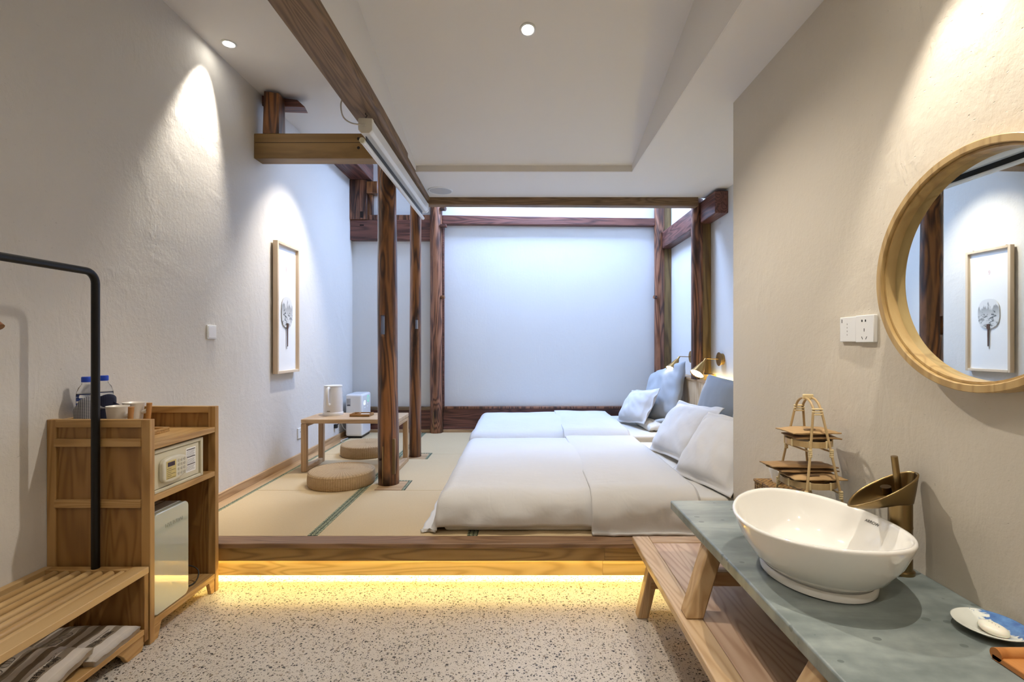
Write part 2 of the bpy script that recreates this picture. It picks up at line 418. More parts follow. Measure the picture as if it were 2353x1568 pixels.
M_LENS = emit('downlight_lens', (1, .96, .86), 60)
M_BULB = emit('bulb_glow', (1, .93, .78), 25)
M_DIGIT = emit('display_digits', (.75, .85, 1), 1.6)
M_GREEN = emit('indicator_green', (.1, .8, .5), 1)

# ================================================================== STRUCTURE
L, R, RA, B = -1.92, 1.12, 1.69, 5.58       # left wall, right wall, alcove right wall, back wall
ZS, ZL, ZT = 2.49, 3.06, 3.6                 # soffit, left ceiling, skylight roof
def sb(name, mat, *boxes, bevel=0):
    m = MB()
    for b in boxes: m.box(*b)
    return struct(build(name, m, mat, bevel=bevel))
floor = sb('floor', M_TERR, (L-.1, RA+.1, -2.1, B+.1, -.1, 0))
sb('wall_left', M_PL, (L-.12, L, -2, B, 0, 4))
sb('wall_back', M_PLB, (L-.12, RA+.12, B, B+.12, 0, 4))
sb('wall_right', M_PLR, (R, RA+.12, -2, 2.582, 0, 3.7))
sb('wall_alcove', M_PLB, (RA, RA+.12, 2.582, B, 0, 4))
sb('wall_front', M_PL, (L-.12, RA+.12, -2.12, -2, 0, 4))
# ceilings: tray with sloping plane, lower soffit, left strip, skylight shaft
sb('ceiling_soffit', M_CEIL, (.825, RA, -2, 3.62, ZS, ZS+.05), (-.80, RA, 3.62, 4.28, ZS, ZS+.05))
m = MB(); zs = lambda y: 2.545+.24*(3.62-y)
m.add([(-.84, 3.62, zs(3.62)), (.85, 3.62, zs(3.62)), (.85, 0, zs(0)), (-.84, 0, zs(0)), (-.84, -2, zs(0)), (.85, -2, zs(0))], [(0,1,2,3), (3,2,5,4)])
struct(build('ceiling_slope', m, M_CEIL, solid=.02))
sb('ceiling_riser', M_CEIL, (.82, .87, -2, 3.62, ZS+.001, 3.7), (-.76, .83, 3.615, 3.66, ZS+.001, 2.62), bevel=0)
sb('wall_beam', M_CEIL, (-.86, -.775, -2, 4.28, 2.5, 3.7))
sb('ceiling_left', M_CEIL, (L, -.84, -2, 4.3, ZL, ZL+.06))
sb('wall_shaft', M_PLB, (L, -.86, 4.26, 4.30, ZL+.01, 4), (-.86, RA, 4.26, 4.30, ZS+.04, 4))
sb('ceiling_shaft', M_PLB, (L, -.45, 4.3, B, ZT, ZT+.08), (1.05, RA, 4.3, B, ZT, ZT+.08), (-.45, 1.05, 4.3, 4.74, ZT, ZT+.08), (-.45, 1.05, 5.46, B, ZT, ZT+.08))
w = thing('window_1', '', '', (.3, 5.10, ZT)); del w['label'], w['category']; struct(w)
m = MB().box(-.45, -.42, 4.74, 5.46, ZT+.0, ZT+.07).box(1.02, 1.05, 4.74, 5.46, ZT, ZT+.07).box(-.42, 1.02, 4.74, 4.77, ZT, ZT+.07).box(-.42, 1.02, 5.43, 5.46, ZT, ZT+.07)
build('window_frame', m, M_WHITE, w); build('window_pane', MB().box(-.42, 1.02, 4.77, 5.43, ZT+.04, ZT+.046), M_PANE, w)

# ---- raised platform
pf = thing('floor_platform', '', '', (0, 2.45, 0)); del pf['label'], pf['category']; struct(pf)
build('platform_base', MB().box(L, RA, 2.60, B, 0, .19), M_PINE2, pf)
build('nosing_board', MB().box(L, R+.02, 2.443, 2.545, .196, .221), M_PINET, pf, .004)
build('apron_board', MB().box(L, .4205, 2.457, 2.475, .128, .196), M_PINE, pf, .002)
build('apron_board', MB().box(.4205, R, 2.457, 2.475, .128, .196), M_PINE, pf, .002)
build('lower_board', MB().box(L, .4205, 2.520, 2.538, .026, .19), M_PINE2, pf, .002)
build('lower_board', MB().box(.4205, R, 2.520, 2.538, .026, .19), M_PINE2, pf, .002)
led = tag(build('led_strip', MB().box(L+.02, R-.02, 2.506, 2.514, .150, .156), M_LED), 'yellow led strip behind the apron board of the raised platform', 'light strip', 'led strips of the platform')
led2 = tag(build('led_strip', MB().box(L+.02, R-.02, 2.574, 2.590, .066, .072), M_LED2), 'yellow led strip under the raised platform lighting the floor', 'light strip', 'led strips of the platform')
# tatami mats with cloth borders
xs = [(-1.80, -1.112), (-1.060, -.281), (-.226, .56), (.612, 1.55)]
ys = [(2.547, 3.336), (3.340, 4.428), (4.432, 5.50)]
for (x0, x1) in xs:
    for (y0, y1) in ys:
        build('tatami_mat', MB().box(x0, x1, y0, y1, .185, .220), M_TAT, pf, .003)
tz = (.185, .2208)
for x0, x1 in ((-1.825, -1.80), (-1.112, -1.087), (-1.085, -1.060), (-.281, -.254), (-.253, -.226), (.56, .585), (.587, .612)):
    build('border_tape', MB().box(x0, x1, 2.547, 5.50, *tz), M_TAPE, pf, .002)
build('floor_strip', MB().box(L, -1.826, 2.547, B, .185, .219), M_SKY, pf, .002)
build('floor_strip', MB().box(L, RA, 5.502, B, .185, .219), M_SKX, pf, .002)
for (x0, x1, y0, y1) in ((-1.0, -.815, 3.34, 3.55), (-1.0, -.83, 4.235, 4.445)):
    build('post_collar', MB().box(x0, x1, y0, y1, .215, .2215), M_SKX, pf)
    build('border_tape', MB().box(x1, x1+.024, y0, y1+.02, .215, .2225), M_TAPE, pf)
    build('border_tape', MB().box(x0, x1, y1, y1+.02, .215, .2225), M_TAPE, pf)
struct(build('baseboard_left', MB().box(L, L+.018, 2.55, B, .219, .272), M_SKY, bevel=.003))

# ================================================================== TIMBER FRAME
def post(name, label, cx, cy, r0, r1, z0, z1, mat, lean=0, slot=None, seed=0):
    root = thing(name, label, 'post', (cx, cy, z0), 'round timber posts')
    n, mrows = 40, 36; rings = []
    for i in range(mrows+1):
        t = i/mrows; z = z0+(z1-z0)*t; r = r0+(r1-r0)*t; ring = []
        for k in range(n):
            a = 2*PI*k/n; d = Vector((math.cos(a), math.sin(a), 0))
            rr = r*(1+.05*noise.noise(Vector((d.x*1.2+seed, d.y*1.2, z*1.4)))+.02*noise.noise(Vector((d.x*4+seed, d.y*4, z*3))))
            ring.append((cx+lean*t+d.x*rr, cy+d.y*rr, z))
        rings.append(ring)
    o = build('trunk', MB().ring(rings), mat, root, smooth=True)
    if slot:
        x0, x1, za, zb = slot
        c = build('cutter', MB().box(x0, x1, cy-.2, cy+.2, za, zb), None, root)
        md = o.modifiers.new('slot', 'BOOLEAN'); md.object = c; md.operation = 'DIFFERENCE'; md.solver = 'EXACT'
        dg = bpy.context.evaluated_depsgraph_get(); me = bpy.data.meshes.new_from_object(o.evaluated_get(dg)); o.modifiers.clear(); o.data = me
        bpy.data.objects.remove(c)
    return root
p1 = post('timber_post', 'thick round brown timber post with a mortise slot beside the straw cushions', -.945, 3.495, .073, .064, .2215, 2.558, M_POST, -.014, (-.985, -.953, 1.285, 1.42), 1)
p2 = post('timber_post', 'slim round brown timber post with a small slot behind the low table', -.938, 4.34, .053, .049, .2215, 2.47, M_POST, .006, (-.925, -.903, 1.35, 1.43), 5)
p3 = post('timber_post', 'round reddish timber post against the back wall between the wall panels', -.952, 5.506, .070, .067, .219, 3.3, M_POSTR, .0, None, 9)
p4 = post('timber_post', 'round reddish timber post in the corner beside the back wall', 1.560, 5.520, .056, .055, .219, 3.3, M_POSTR, 0, None, 13)
p5 = post('timber_post', 'round reddish timber post on the alcove wall between the two brass lamps', 1.568, 4.36, .05, .05, .905, 2.5, M_POSTR, 0, None, 17)
build('splice_piece', MB().box(-.972, -.935, 3.4265, 3.44, .235, .50), M_POST_B, p1, .003)
build('splice_piece', MB().box(-.905, -.885, 3.437, 3.46, .30, .55), M_POST_B, p1, .003)
build('peg_hole', MB().box(-.992, -.98, 3.425, 3.45, .40, .415), M_DARK, p1)
build('splice_piece', MB().box(-.945, -.925, 4.2885, 4.30, .24, .48), M_POST_B, p2, .003)
build('splice_piece', MB().box(-.975, -.950, 5.438, 5.455, .235, .46), M_POST_B, p3, .003)
build('peg', MB().tube([(-.89, 5.47, 1.735), (-.855, 5.46, 1.742)], .022, 7), M_POST, p3, smooth='a')
build('peg', MB().tube([(-.89, 5.47, 2.73), (-.84, 5.45, 2.722)], .026, 7), M_POST, p3, smooth='a')
build('peg', MB().box(-.90, -.83, 5.44, 5.50, 2.52, 2.55), M_REDX, p3, .004)
build('peg', MB().tube([(1.51, 5.47, 1.735), (1.485, 5.46, 1.742)], .022, 7), M_POST, p4, smooth='a')
build('wall_batten', MB().box(1.60, RA, 5.5, B, .9, 3.3), M_POST_B, p4, .004)
build('wall_batten', MB().box(1.605, RA, 4.35, 4.43, .905, 2.33), M_POST_B, p5, .004)
build('jamb_strip', MB().box(-.885, -.868, 5.52, B, .51, 2.566), M_REDX, p3, .003)

def beam(name, label, mb, mat, bevel=.006):
    return tag(build(name, mb, mat, bevel=bevel, origin=mb.v[0]), label, 'beam')
tb = thing('tie_beam', 'pale brown squared tie beam spanning from the plaster wall to the thick post', 'beam', (-1.4, 3.58, 2.55))
build('timber', MB().box(L, -.885, 3.518, 3.637, 2.552, 2.733), M_TIE, tb, .006)
for zz in (2.693, 2.628):
    build('peg_hole', MB().tube([(-1.167, 3.530, zz), (-1.167, 3.5165, zz)], .011, 10), M_DARK, tb)
build('crack', MB().box(L+.01, -.90, 3.5165, 3.52, 2.664, 2.667), M_DARK, tb)
beam('stub_post', 'short rough brown timber stub standing on the tie beam under the ceiling', MB().hexa([(-1.862, 3.525, 2.733), (-1.745, 3.525, 2.733), (-1.745, 3.63, 2.733), (-1.862, 3.63, 2.733), (-1.855, 3.53, 3.045), (-1.748, 3.53, 3.03), (-1.748, 3.63, 3.03), (-1.855, 3.63, 3.045)]), M_POST)
beam('rafter_end', 'dark broken timber piece poking out of the ceiling above the stub post', MB().hexa([(L, 3.629, 2.985), (-1.60, 3.629, 2.975), (-1.62, 3.73, 2.975), (L, 3.73, 2.985), (L, 3.629, 3.062), (-1.66, 3.629, 3.03), (-1.66, 3.73, 3.03), (L, 3.73, 3.062)]), M_REDX, .004)
m = MB(); rings = []
for i in range(25):
    t = i/24; y = -1.9+(4.27+1.9)*t
    xl = -.915+.045*max(0, (y-2.6)/1.67)**1.5; xr = -.762-.03*max(0, (y-2.6)/1.67); j = .004*noise.noise(Vector((0, y*2, 3)))
    rings.append([(xl+j, y, 2.46), (xr-.012+j, y, 2.458), (xr+j, y, 2.472), (xr+j, y, 2.53), (xl+j, y, 2.53)])
m.ring(rings)
mb_ = beam('ceiling_beam', 'long grey brown timber beam running along the ceiling edge', m, M_BEAM, .004)
beam('cross_beam', 'thin grey brown timber beam crossing the room along the soffit edge', MB().hexa([(-.93, 4.245, 2.428), (1.54, 4.245, 2.415), (1.54, 4.33, 2.415), (-.93, 4.33, 2.428), (-.93, 4.245, 2.52), (1.54, 4.245, 2.52), (1.54, 4.33, 2.52), (-.93, 4.33, 2.52)]), M_BEAMX)
beam('wall_beam_timber', 'dark red squared beam with a sawn end high on the alcove wall', MB().box(1.582, RA, 3.99, 5.5, 2.285, 2.468), M_REDY)
beam('lintel_beam', 'broad dark red lintel board high on the back wall beside the corner', MB().box(L, -1.01, 5.50, B, 2.384, 2.613), M_REDX)
beam('lintel_moulding', 'narrow brown rail lying on the dark red lintel board', MB().box(-1.72, -1.01, 5.515, B, 2.613, 2.672), M_POSTR, .004)
beam('head_rail', 'long reddish timber rail crossing the back wall between two posts', MB().hexa([(-.885, 5.50, 2.565), (1.509, 5.50, 2.545), (1.509, B, 2.545), (-.885, B, 2.565), (-.885, 5.50, 2.665), (1.509, 5.50, 2.63), (1.509, B, 2.63), (-.885, B, 2.665)]), M_REDX)
cp = thing('corner_post', 'short squared brown post standing on the dark red lintel', 'post', (-1.8, 5.5, 2.613))
build('timber', MB().box(L, -1.725, 5.48, B, 2.613, 3.06), M_POSTR, cp, .006)
build('strip', MB().box(-1.725, -1.675, 5.52, B, 2.613, 3.02), M_POST, cp, .004)
build('block', MB().box(-1.725, -1.60, 5.46, B, 2.90, 3.035), M_POST, cp, .008)
build('mortise', MB().box(-1.80, -1.765, 5.4785, 5.482, 2.63, 2.70), M_DARK, cp)
build('mortise', MB().box(-1.81, -1.765, 5.4985, 5.502, 2.545, 2.56), M_DARK, cp)
beam('purlin', 'dark squared purlin meeting the corner above the short brown post', MB().box(L, -1.68, 4.30, 5.58, 3.06, 3.26), M_REDY)
# dado panels on back wall
d1 = thing('dado_panel', 'dark red timber dado panel with pale cap behind the low table', 'panel', (-1.4, B, .22))
build('board', MB().box(L, -1.02, 5.535, B, .25, .47), M_REDX, d1, .003); build('cap_rail', MB().box(L, -1.02, 5.52, B, .47, .505), M_BEAMX, d1, .003); build('sill', MB().box(L, -1.02, 5.52, B, .219, .25), M_SKX, d1, .003)
d2 = thing('dado_panel', 'dark red timber dado panel along the back wall behind the far bed', 'panel', (.3, B, .22))
build('board', MB().box(-.88, 1.507, 5.535, B, .275, .485), M_REDX, d2, .003); build('cap_rail', MB().box(-.88, 1.507, 5.52, B, .485, .51), M_POSTR, d2, .003)
build('base_rail', MB().box(-.88, 1.507, 5.525, B, .25, .275), M_REDX, d2, .003); build('sill', MB().box(-.88, 1.507, 5.52, B, .219, .25), M_SKX, d2, .003)
# ================================================================== LIGHT FITTINGS
def downlight(label, x, y, z, energy, col=NEUT, size=95, blend=.6, aim=None, tilt=0, r=.04, soft=.025):
    root = thing('downlight', label, 'downlight', (x, y, z), 'recessed ceiling downlights')
    build('trim_ring', MB().lathe([(r*.72, -.002), (r*.78, -.006), (r, -.005), (r*1.02, 0), (r*.72, .0)], (x, y, z), 32, cap=False), M_WHITE, root, smooth=True)
    build('lens', MB().lathe([(r*.74, -.001), (.001, -.003)], (x, y, z), 24, cap=False), M_LENS, root)
    root.rotation_euler.x = tilt
    lamp('spot', 'SPOT', (x, y, z-.02), energy, col, root, spot_size=math.radians(size), spot_blend=blend, shadow_soft_size=soft,
         aim=aim or (x, y, z-1))
    return root
SL = -math.atan(.24)
downlight('recessed downlight in the flat ceiling beside the plaster wall before the tie beam', -1.79, 3.0, ZL, 110, NEUT, 50, .75, (-1.89, 2.93, 2.60), r=.043)
downlight('recessed downlight in the flat ceiling above the framed fan picture', -1.20, 4.0, ZL, 110, NEUT, 62, .8, (-1.9, 3.96, 1.45), r=.043)
downlight('bright recessed downlight in the middle of the sloping ceiling tray', .035, 2.473, zs(2.473)-.011, 82, NEUT, 120, .6, tilt=SL)
downlight('recessed downlight in the sloping tray above the terrazzo floor', -.25, 1.25, zs(1.25)-.011, 14, NEUT, 130, .6, tilt=SL)
downlight('recessed downlight in the soffit above the wash basin and mirror', 0.92, 1.22, ZS, 50, NEUT, 64, .5, soft=.010)
downlight('recessed downlight in the soffit above the near end of the slate counter', 1.0, .1, ZS, 14, NEUT, 120, .6, soft=.012)
downlight('recessed downlight in the flat ceiling strip above the luggage bench', -1.45, .7, ZL, 10, NEUT, 130, .7)
downlight('added unseen fill downlight in the ceiling by the entrance wall', -.2, -1.0, zs(0)-.011, 60, NEUT, 150, .7)  # unseen fixture behind the camera, added as fill light for the room

# ================================================================== PROJECTION SCREEN, SPEAKER
sc_ = thing('projection_screen', 'white octagonal motorised projection screen case hanging under the long ceiling beam', 'projector screen', (-.83, 3.4, 2.385))
oc = [(.036, .015), (.036, .038), (-.030, .040), (-.036, .034), (-.036, -.02), (-.02, -.038), (.02, -.038), (.036, -.022)]
build('case', MB().prism([(-.832+a, 2.645, 2.385+b) for a, b in oc], (0, 1.545, 0)), M_WHITE, sc_, .003)
for y0, y1 in ((2.615, 2.645), (4.19, 4.22)):
    build('end_cap', MB().prism([(-.832+a*1.06, y0, 2.385+b*1.06) for a, b in oc], (0, y1-y0, 0)), plain('end_cap_plastic', '#e2e0d8', .4), sc_, .003)
build('screen_cloth', MB().box(-.843, -.840, 2.66, 4.17, 2.302, 2.352), M_BLACK, sc_)
build('weight_bar', MB().tube([(-.842, 2.60, 2.298), (-.842, 4.21, 2.298)], .0135, 14), M_WHITE, sc_, smooth='a')
build('bar_cap', MB().tube([(-.842, 2.592, 2.298), (-.842, 2.606, 2.298)], .0155, 14), plain('bar_cap_cream', '#d8d4b8', .5), sc_, smooth='a')
for y in (2.63, 4.20):
    hk = [(-.832, y, 2.424), (-.832, y, 2.437), (-.826, y, 2.445), (-.835, y, 2.452), (-.835, y, 2.462)]
    build('hook', MB().tube(hk, .0025, 6), M_RUST, sc_)
tag(build('cable', MB().tube(curve([(-.83, 2.61, 2.386), (-.86, 2.605, 2.386), (-.90, 2.60, 2.392), (-.932, 2.595, 2.41), (-.948, 2.59, 2.44), (-.950, 2.585, 2.49), (-.93, 2.58, 2.52), (-.9, 2.58, 2.525)]), .004, 8), M_CORD, smooth=True, origin=(-.9, 2.6, 2.4)), 'grey cable looping from the projection screen end up over the beam', 'cable')
sp = thing('ceiling_speaker', 'round flush ceiling speaker with white grille in the soffit corner', 'speaker', (-.668, 4.06, ZS))
build('grille', MB().lathe([(.001, -.006), (.085, -.005), (.09, -.004)], (-.668, 4.06, ZS), 40, cap=False), plain('speaker_grille', '#b9b9b8', .7), sp, smooth=True)
build('rim', MB().lathe([(.09, -.004), (.092, -.007), (.10, -.006), (.103, 0)], (-.668, 4.06, ZS), 40, cap=False), M_WHITE, sp, smooth=True)

# ================================================================== LEFT WALL: picture, plates
X = L+.001
pc = thing('framed_picture', 'tall narrow pale wood framed ink painted fan hanging on the plaster wall', 'picture', (L, 3.92, 1.5))
y0, y1, z0, z1, fx = 3.765, 4.14, .985, 2.018, L+.05
fw = .021
for a in ((y0, y0+fw, z0, z1), (y1-fw, y1, z0, z1), (y0+fw, y1-fw, z0, z0+fw), (y0+fw, y1-fw, z1-fw, z1)):
    build('frame_bar', MB().box(L+.012, fx, *a), M_PICF, pc, .002)
build('paper_mount', MB().box(L+.012, L+.026, y0+fw, y1-fw, z0+fw, z1-fw), M_PAPER, pc)
def m_fan():
    t = NT('ink_landscape'); v = t.coords(False); sep = t.n('SeparateXYZ'); t.l(v, sep.inputs[0])
    yy, zz = sep.outputs[1], sep.outputs[2]
    ridge = t.noise(t.scale(v, (1, 22, 6)), 1, 5, .6)
    def layer(base, amp, soft, dark):
        h = t.math('ADD', base, t.math('MULTIPLY', t.math('SUBTRACT', ridge, .5), amp))
        d = t.math('SUBTRACT', h, zz)
        m = t.n('MapRange'); m.inputs[1].default_value = 0; m.inputs[2].default_value = soft; t.l(d, m.inputs[0])
        return t.math('MULTIPLY', m.outputs[0], dark)
    wash = t.math('MULTIPLY', layer(.03, .26, .02, .75), t.ramp(t.math('SUBTRACT', .06, zz), [(0, (1,1,1,1)), (.13, (.12,)*3+(1,))]))
    blot = t.ramp(t.noise(t.scale(v, (1, 28, 40), (.5, 0, 0)), 1, 4, .7, 1), [(.5, (0,0,0,1)), (.6, (1,1,1,1))])
    near = t.math('MULTIPLY', layer(-.03, .22, .01, 1), blot)
    f = t.math('ADD', wash, t.math('MULTIPLY', near, .85), True)
    t.set(Base__Color=t.mix(f, srgb('#e2e1de'), srgb('#2c3533')), Roughness=.8); return t.m
fy, fz = 3.953, 1.472
fan = build('fan_leaf', MB().prism([(L+.030, fy+.090*math.copysign(abs(math.cos(a))**.75, math.cos(a)), fz+.124*math.copysign(abs(math.sin(a))**.8, math.sin(a))) for a in [2*PI*k/48 for k in range(48)]], (.004, 0, 0)), m_fan(), pc)
build('fan_handle', MB().prism([(L+.0335, fy+a, fz+b) for a, b in ((-.004, -.275), (.004, -.275), (.006, -.135), (.014, -.12), (.012, -.088), (-.012, -.088), (-.014, -.12), (-.006, -.135))], (.005, 0, 0)), plain('fan_handle_brown', '#5b4030', .5), pc)
build('fan_tip', MB().box(L+.028, L+.034, fy-.0015, fy+.0015, fz-.295, fz-.273), M_PAPER, pc)
M_SEAL = plain('seal_red', '#c98d83', .7)
sm = MB()
for a, b, w_, h_ in ((0, .012, .014, .0025), (0, 0, .014, .0025), (0, -.012, .014, .0025), (-.006, 0, .0025, .026), (.006, .004, .0025, .018), (0, -.018, .008, .003)):
    sm.box(L+.0262, L+.0266, fy+a-w_/2, fy+a+w_/2, 1.82+b-h_/2, 1.82+b+h_/2)
build('seal_mark', sm, M_SEAL, pc)
for yy in (y0+.05, y1-.05):
    build('hanging_screw', MB().tube([(L+.002, yy, z1+.004), (L+.03, yy, z1+.004)], .004, 8), M_BRASS, pc)

def plate(label, x, y0, y1, z0, z1, sgn, what='switch'):
    c = ((x), (y0+y1)/2, (z0+z1)/2)
    o = thing('wall_socket' if what == 'socket' else 'light_switch', label, what, c)
    xa, xb = sorted((x, x+sgn*.010)); build('face_plate', MB().box(xa, xb, y0, y1, z0, z1), M_WHITE, o, .002)
    return o
s1 = plate('square white light switch on the plaster wall beside the downlight scallop', L, 2.985, 3.072, 1.248, 1.334, 1)
build('rocker', MB().box(L+.009, L+.0125, 2.993, 3.064, 1.256, 1.326), M_WHITEG, s1, .001)
s2 = plate('white wall socket low on the plaster wall behind the low table', L, 4.20, 4.29, .40, .49, 1, 'socket')
build('socket_hole', MB().box(L+.0095, L+.0105, 4.235, 4.241, .45, .462), M_INK, s2); build('socket_hole', MB().box(L+.0095, L+.0105, 4.252, 4.258, .45, .462), M_INK, s2)

# ================================================================== RIGHT WALL: plates, mirror
s3 = plate('blank white switch plate beside the round mirror', R, 1.622, 1.704, 1.226, 1.310, -1)
build('print', MB().box(R-.0106, R-.0098, 1.691, 1.694, 1.291, 1.303), plain('print_grey', '#5b5955', .6), s3)
text('lettering', '- - - -', .02, plain('print_grey2', '#8d8a84', .6), frame((R-.0104, 1.664, 1.268), (0, 0, -1), (0, -1, 0)), s3)
s4 = plate('white five hole wall socket next to the round mirror', R, 1.536, 1.620, 1.224, 1.312, -1, 'socket')
s4.children[0].data.transform(Matrix.Scale(1.3, 4, (1, 0, 0)))
for dy, dz, w_, h_ in ((.010, .030, .005, .007), (-.006, .030, .005, .007), (0, .0, .0022, .010)):
    build('socket_hole', MB().box(R-.0135, R-.0125, 1.579+dy-w_/2, 1.579+dy+w_/2, 1.264+dz-h_/2, 1.264+dz+h_/2), M_INK, s4)
for dy, k in ((.009, 1), (-.009, -1)):
    build('socket_hole', MB().prism([(R-.0135, 1.579+dy+k*.003-.001, 1.243), (R-.0135, 1.579+dy+k*.003+.001, 1.243), (R-.0135, 1.579+dy-k*.002+.001, 1.234), (R-.0135, 1.579+dy-k*.002-.001, 1.234)], (.001, 0, 0)), M_INK, s4)
MY, MZ, MR = 1.162, 1.400, .296
mr = thing('round_mirror', 'round wall mirror in a pale bent wood frame above the wash basin', 'mirror', (R, MY, MZ))
def ringX(prof, n=96):
    m = MB(); m.ring([[(x, r*math.cos(2*PI*k/n), r*math.sin(2*PI*k/n)) for k in range(n)] for x, r in prof], False, True, True); return m
def atmir(m): m.v = [(R+a, MY+b, MZ+c) for a, b, c in m.v]; return m
build('frame_ring', atmir(ringX([(0, MR), (-.048, MR), (-.050, MR-.002), (-.050, MR-.017), (-.048, MR-.019), (-.014, MR-.019), (0, MR-.019)])), M_MIRF, mr, smooth='a')
build('inner_ring', atmir(ringX([(-.006, MR-.020), (-.040, MR-.020), (-.040, MR-.026), (-.006, MR-.026)])), M_MIRF, mr, smooth='a')
build('mirror_glass', atmir(MB().ring([[(x, (MR-.022)*math.cos(2*PI*k/96), (MR-.022)*math.sin(2*PI*k/96)) for k in range(96)] for x in (-.004, -.012)])), M_MIRROR, mr)
build('hanging_screw', MB().tube([(R-.002, MY+.085, MZ+.301), (R-.012, MY+.085, MZ+.301)], .008, 10), M_STEEL, mr)
mr.rotation_euler = (0, math.radians(.0), math.radians(1.6)); mr.location.x -= .006

# ================================================================== LOW TABLE AND ITS THINGS
lt = thing('low_table', 'low pale wood tea table with open loop legs standing on tatami', 'table', (-1.33, 3.99, .22))
tx0, tx1, ty0, ty1, tzb, tzt = -1.71, -.955, 3.80, 4.17, .2215, .632
build('table_top', MB().box(tx0, tx1, ty0, ty1, tzt-.034, tzt), M_TBL, lt, .006, 3)
for xx in (tx0, tx1-.042):
    for yy in (ty0, ty1-.042):
        build('leg', MB().box(xx, xx+.042, yy, yy+.042, tzb, tzt-.034), M_TBLZ, lt, .005)
    build('foot_rail', MB().box(xx, xx+.042, ty0+.042, ty1-.042, tzb, tzb+.036), M_TBLY, lt, .005)
    build('rail', MB().box(xx, xx+.042, ty0+.042, ty1-.042, tzt-.06, tzt-.034), M_TBLY, lt, .004)
kt = thing('electric_kettle', 'white cylindrical electric kettle standing on the low table', 'kettle', (-1.553, 4.05, tzt))
kc = (-1.553, 4.05, tzt)
build('base', MB().lathe([(.079, 0), (.080, .004), (.080, .022), (.077, .026)], kc, 40), M_WHITEG, kt, smooth='a')
build('body', MB().lathe([(.076, .026), (.0765, .05), (.0745, .12), (.072, .225), (.071, .232)], kc, 40), M_WHITEG, kt, smooth='a')
build('lid', MB().lathe([(.072, .232), (.073, .236), (.071, .243), (.03, .245), (.002, .245)], kc, 40), M_WHITE, kt, smooth='a')
hx, hy = -.006, -.074
build('handle', MB().tube([(kc[0]+hx*.9, kc[1]-.066, kc[2]+.226), (kc[0]+hx, kc[1]-.095, kc[2]+.226), (kc[0]+hx, kc[1]-.107, kc[2]+.21), (kc[0]+hx, kc[1]-.109, kc[2]+.15), (kc[0]+hx*.9, kc[1]-.107, kc[2]+.10), (kc[0]+hx*.5, kc[1]-.085, kc[2]+.088), (kc[0]+hx*.4, kc[1]-.070, kc[2]+.09)], [.011, .012, .013, .013, .013, .011, .010], 12), M_WHITE, kt, smooth='a')
build('switch', MB().box(kc[0]-.02, kc[0]+.004, kc[1]-.083, kc[1]-.072, kc[2]+.034, kc[2]+.042), plain('kettle_switch', '#8f8b83', .4), kt, .002)
ty = thing('tea_tray', 'small two compartment wooden tray lying on the low table', 'tray', (-1.29, 3.99, tzt))
tb0 = (-1.375, -1.215, 3.925, 4.045)
build('tray_base', MB().box(*tb0, tzt, tzt+.005), M_TBL, ty)
M_TRAY = wood('tray_wood', '#7a5226', '#9a6c36', '#ab7d45', 0, 1.2, 5, 0, .4)
for a in ((tb0[0], tb0[1], tb0[2], tb0[2]+.008), (tb0[0], tb0[1], tb0[3]-.008, tb0[3]), (tb0[0], tb0[0]+.008, tb0[2]+.008, tb0[3]-.008), (tb0[1]-.008, tb0[1], tb0[2]+.008, tb0[3]-.008), (-1.322, -1.316, tb0[2]+.008, tb0[3]-.008)):
    build('tray_side', MB().box(*a, tzt, tzt+.022), M_TRAY, ty, .002)
tag(build('notepad', MB().box(-1.312, -1.227, 3.937, 4.03, tzt+.005, tzt+.013), M_PAPER, bevel=.001, origin=(-1.27, 3.98, tzt+.005)), 'small white paper pad lying in the wooden tray', 'paper')
# straw cushions
def cushion(cx, cy, r, label):
    o = thing('straw_cushion', label, 'cushion', (cx, cy, .221), 'round straw floor cushions')
    c = (cx, cy, .221); h = .092
    build('side_band', MB().lathe([(r*.96, 0), (r*.995, .010), (r*1.0, h*.5), (r*.985, h-.008), (r*.97, h)], c, 64, cap=True), M_STRS, o, smooth='a')
    build('top_spiral', MB().lathe([(r*.985, h-.006), (r*.97, h+.004), (r*.9, h+.008), (r*.5, h+.010), (r*.06, h+.008), (.002, h+.004)], c, 64, cap=False), M_STRT, o, smooth=True)
    return o
cushion(-1.285, 3.515, .232, 'round woven straw floor cushion touching the thick timber post')
cushion(-1.40, 4.44, .226, 'round woven straw floor cushion behind the low table')
# air purifier
ap = thing('air_purifier', 'white box air purifier with glowing digits standing in the back corner', 'air purifier', (-1.75, 5.25, .22))
ax0, ax1, ay0, ay1 = -1.85, -1.672, 5.16, 5.46
build('body', MB().box(ax0, ax1, ay0, ay1, .24, .685), M_WHITEG, ap, .022, 4)
build('foot', MB().box(ax0+.012, ax1-.012, ay0+.015, ay1-.015, .221, .242), M_BLACK, ap)
text('digits', '63', .068, M_DIGIT, frame((ax1+.0008, 5.235, .585), (0, 1, 0), (0, 0, 1)), ap)
for dy, dz in ((.0, -.05), (.025, -.05), (.11, -.01), (.11, -.045)):
    build('indicator', MB().box(ax1, ax1+.001, 5.225+dy, 5.233+dy, .583+dz, .588+dz), M_DIGIT, ap)
build('status_ring', MB().ring([[(ax1+a, 5.36+r_*math.cos(2*PI*k/24), .62+r_*math.sin(2*PI*k/24)) for k in range(24)] for a, r_ in ((0, .03), (.001, .03), (.001, .036), (0, .036))], False), M_GREEN, ap)
st = MB().box(ax0+.012, ax0+.055, ay0-.0008, ay0+.001, .56, .64)
build('sticker', st, plain('sticker_grey', '#bcbcc0', .6), ap)
st = MB()
for i in range(6): st.box(ax0+.016, ax0+.048-.004*(i % 3), ay0-.0014, ay0, .63-.008*i, .6315-.008*i)
st.box(ax0+.02, ax0+.05, ay0-.0014, ay0, .563, .577)
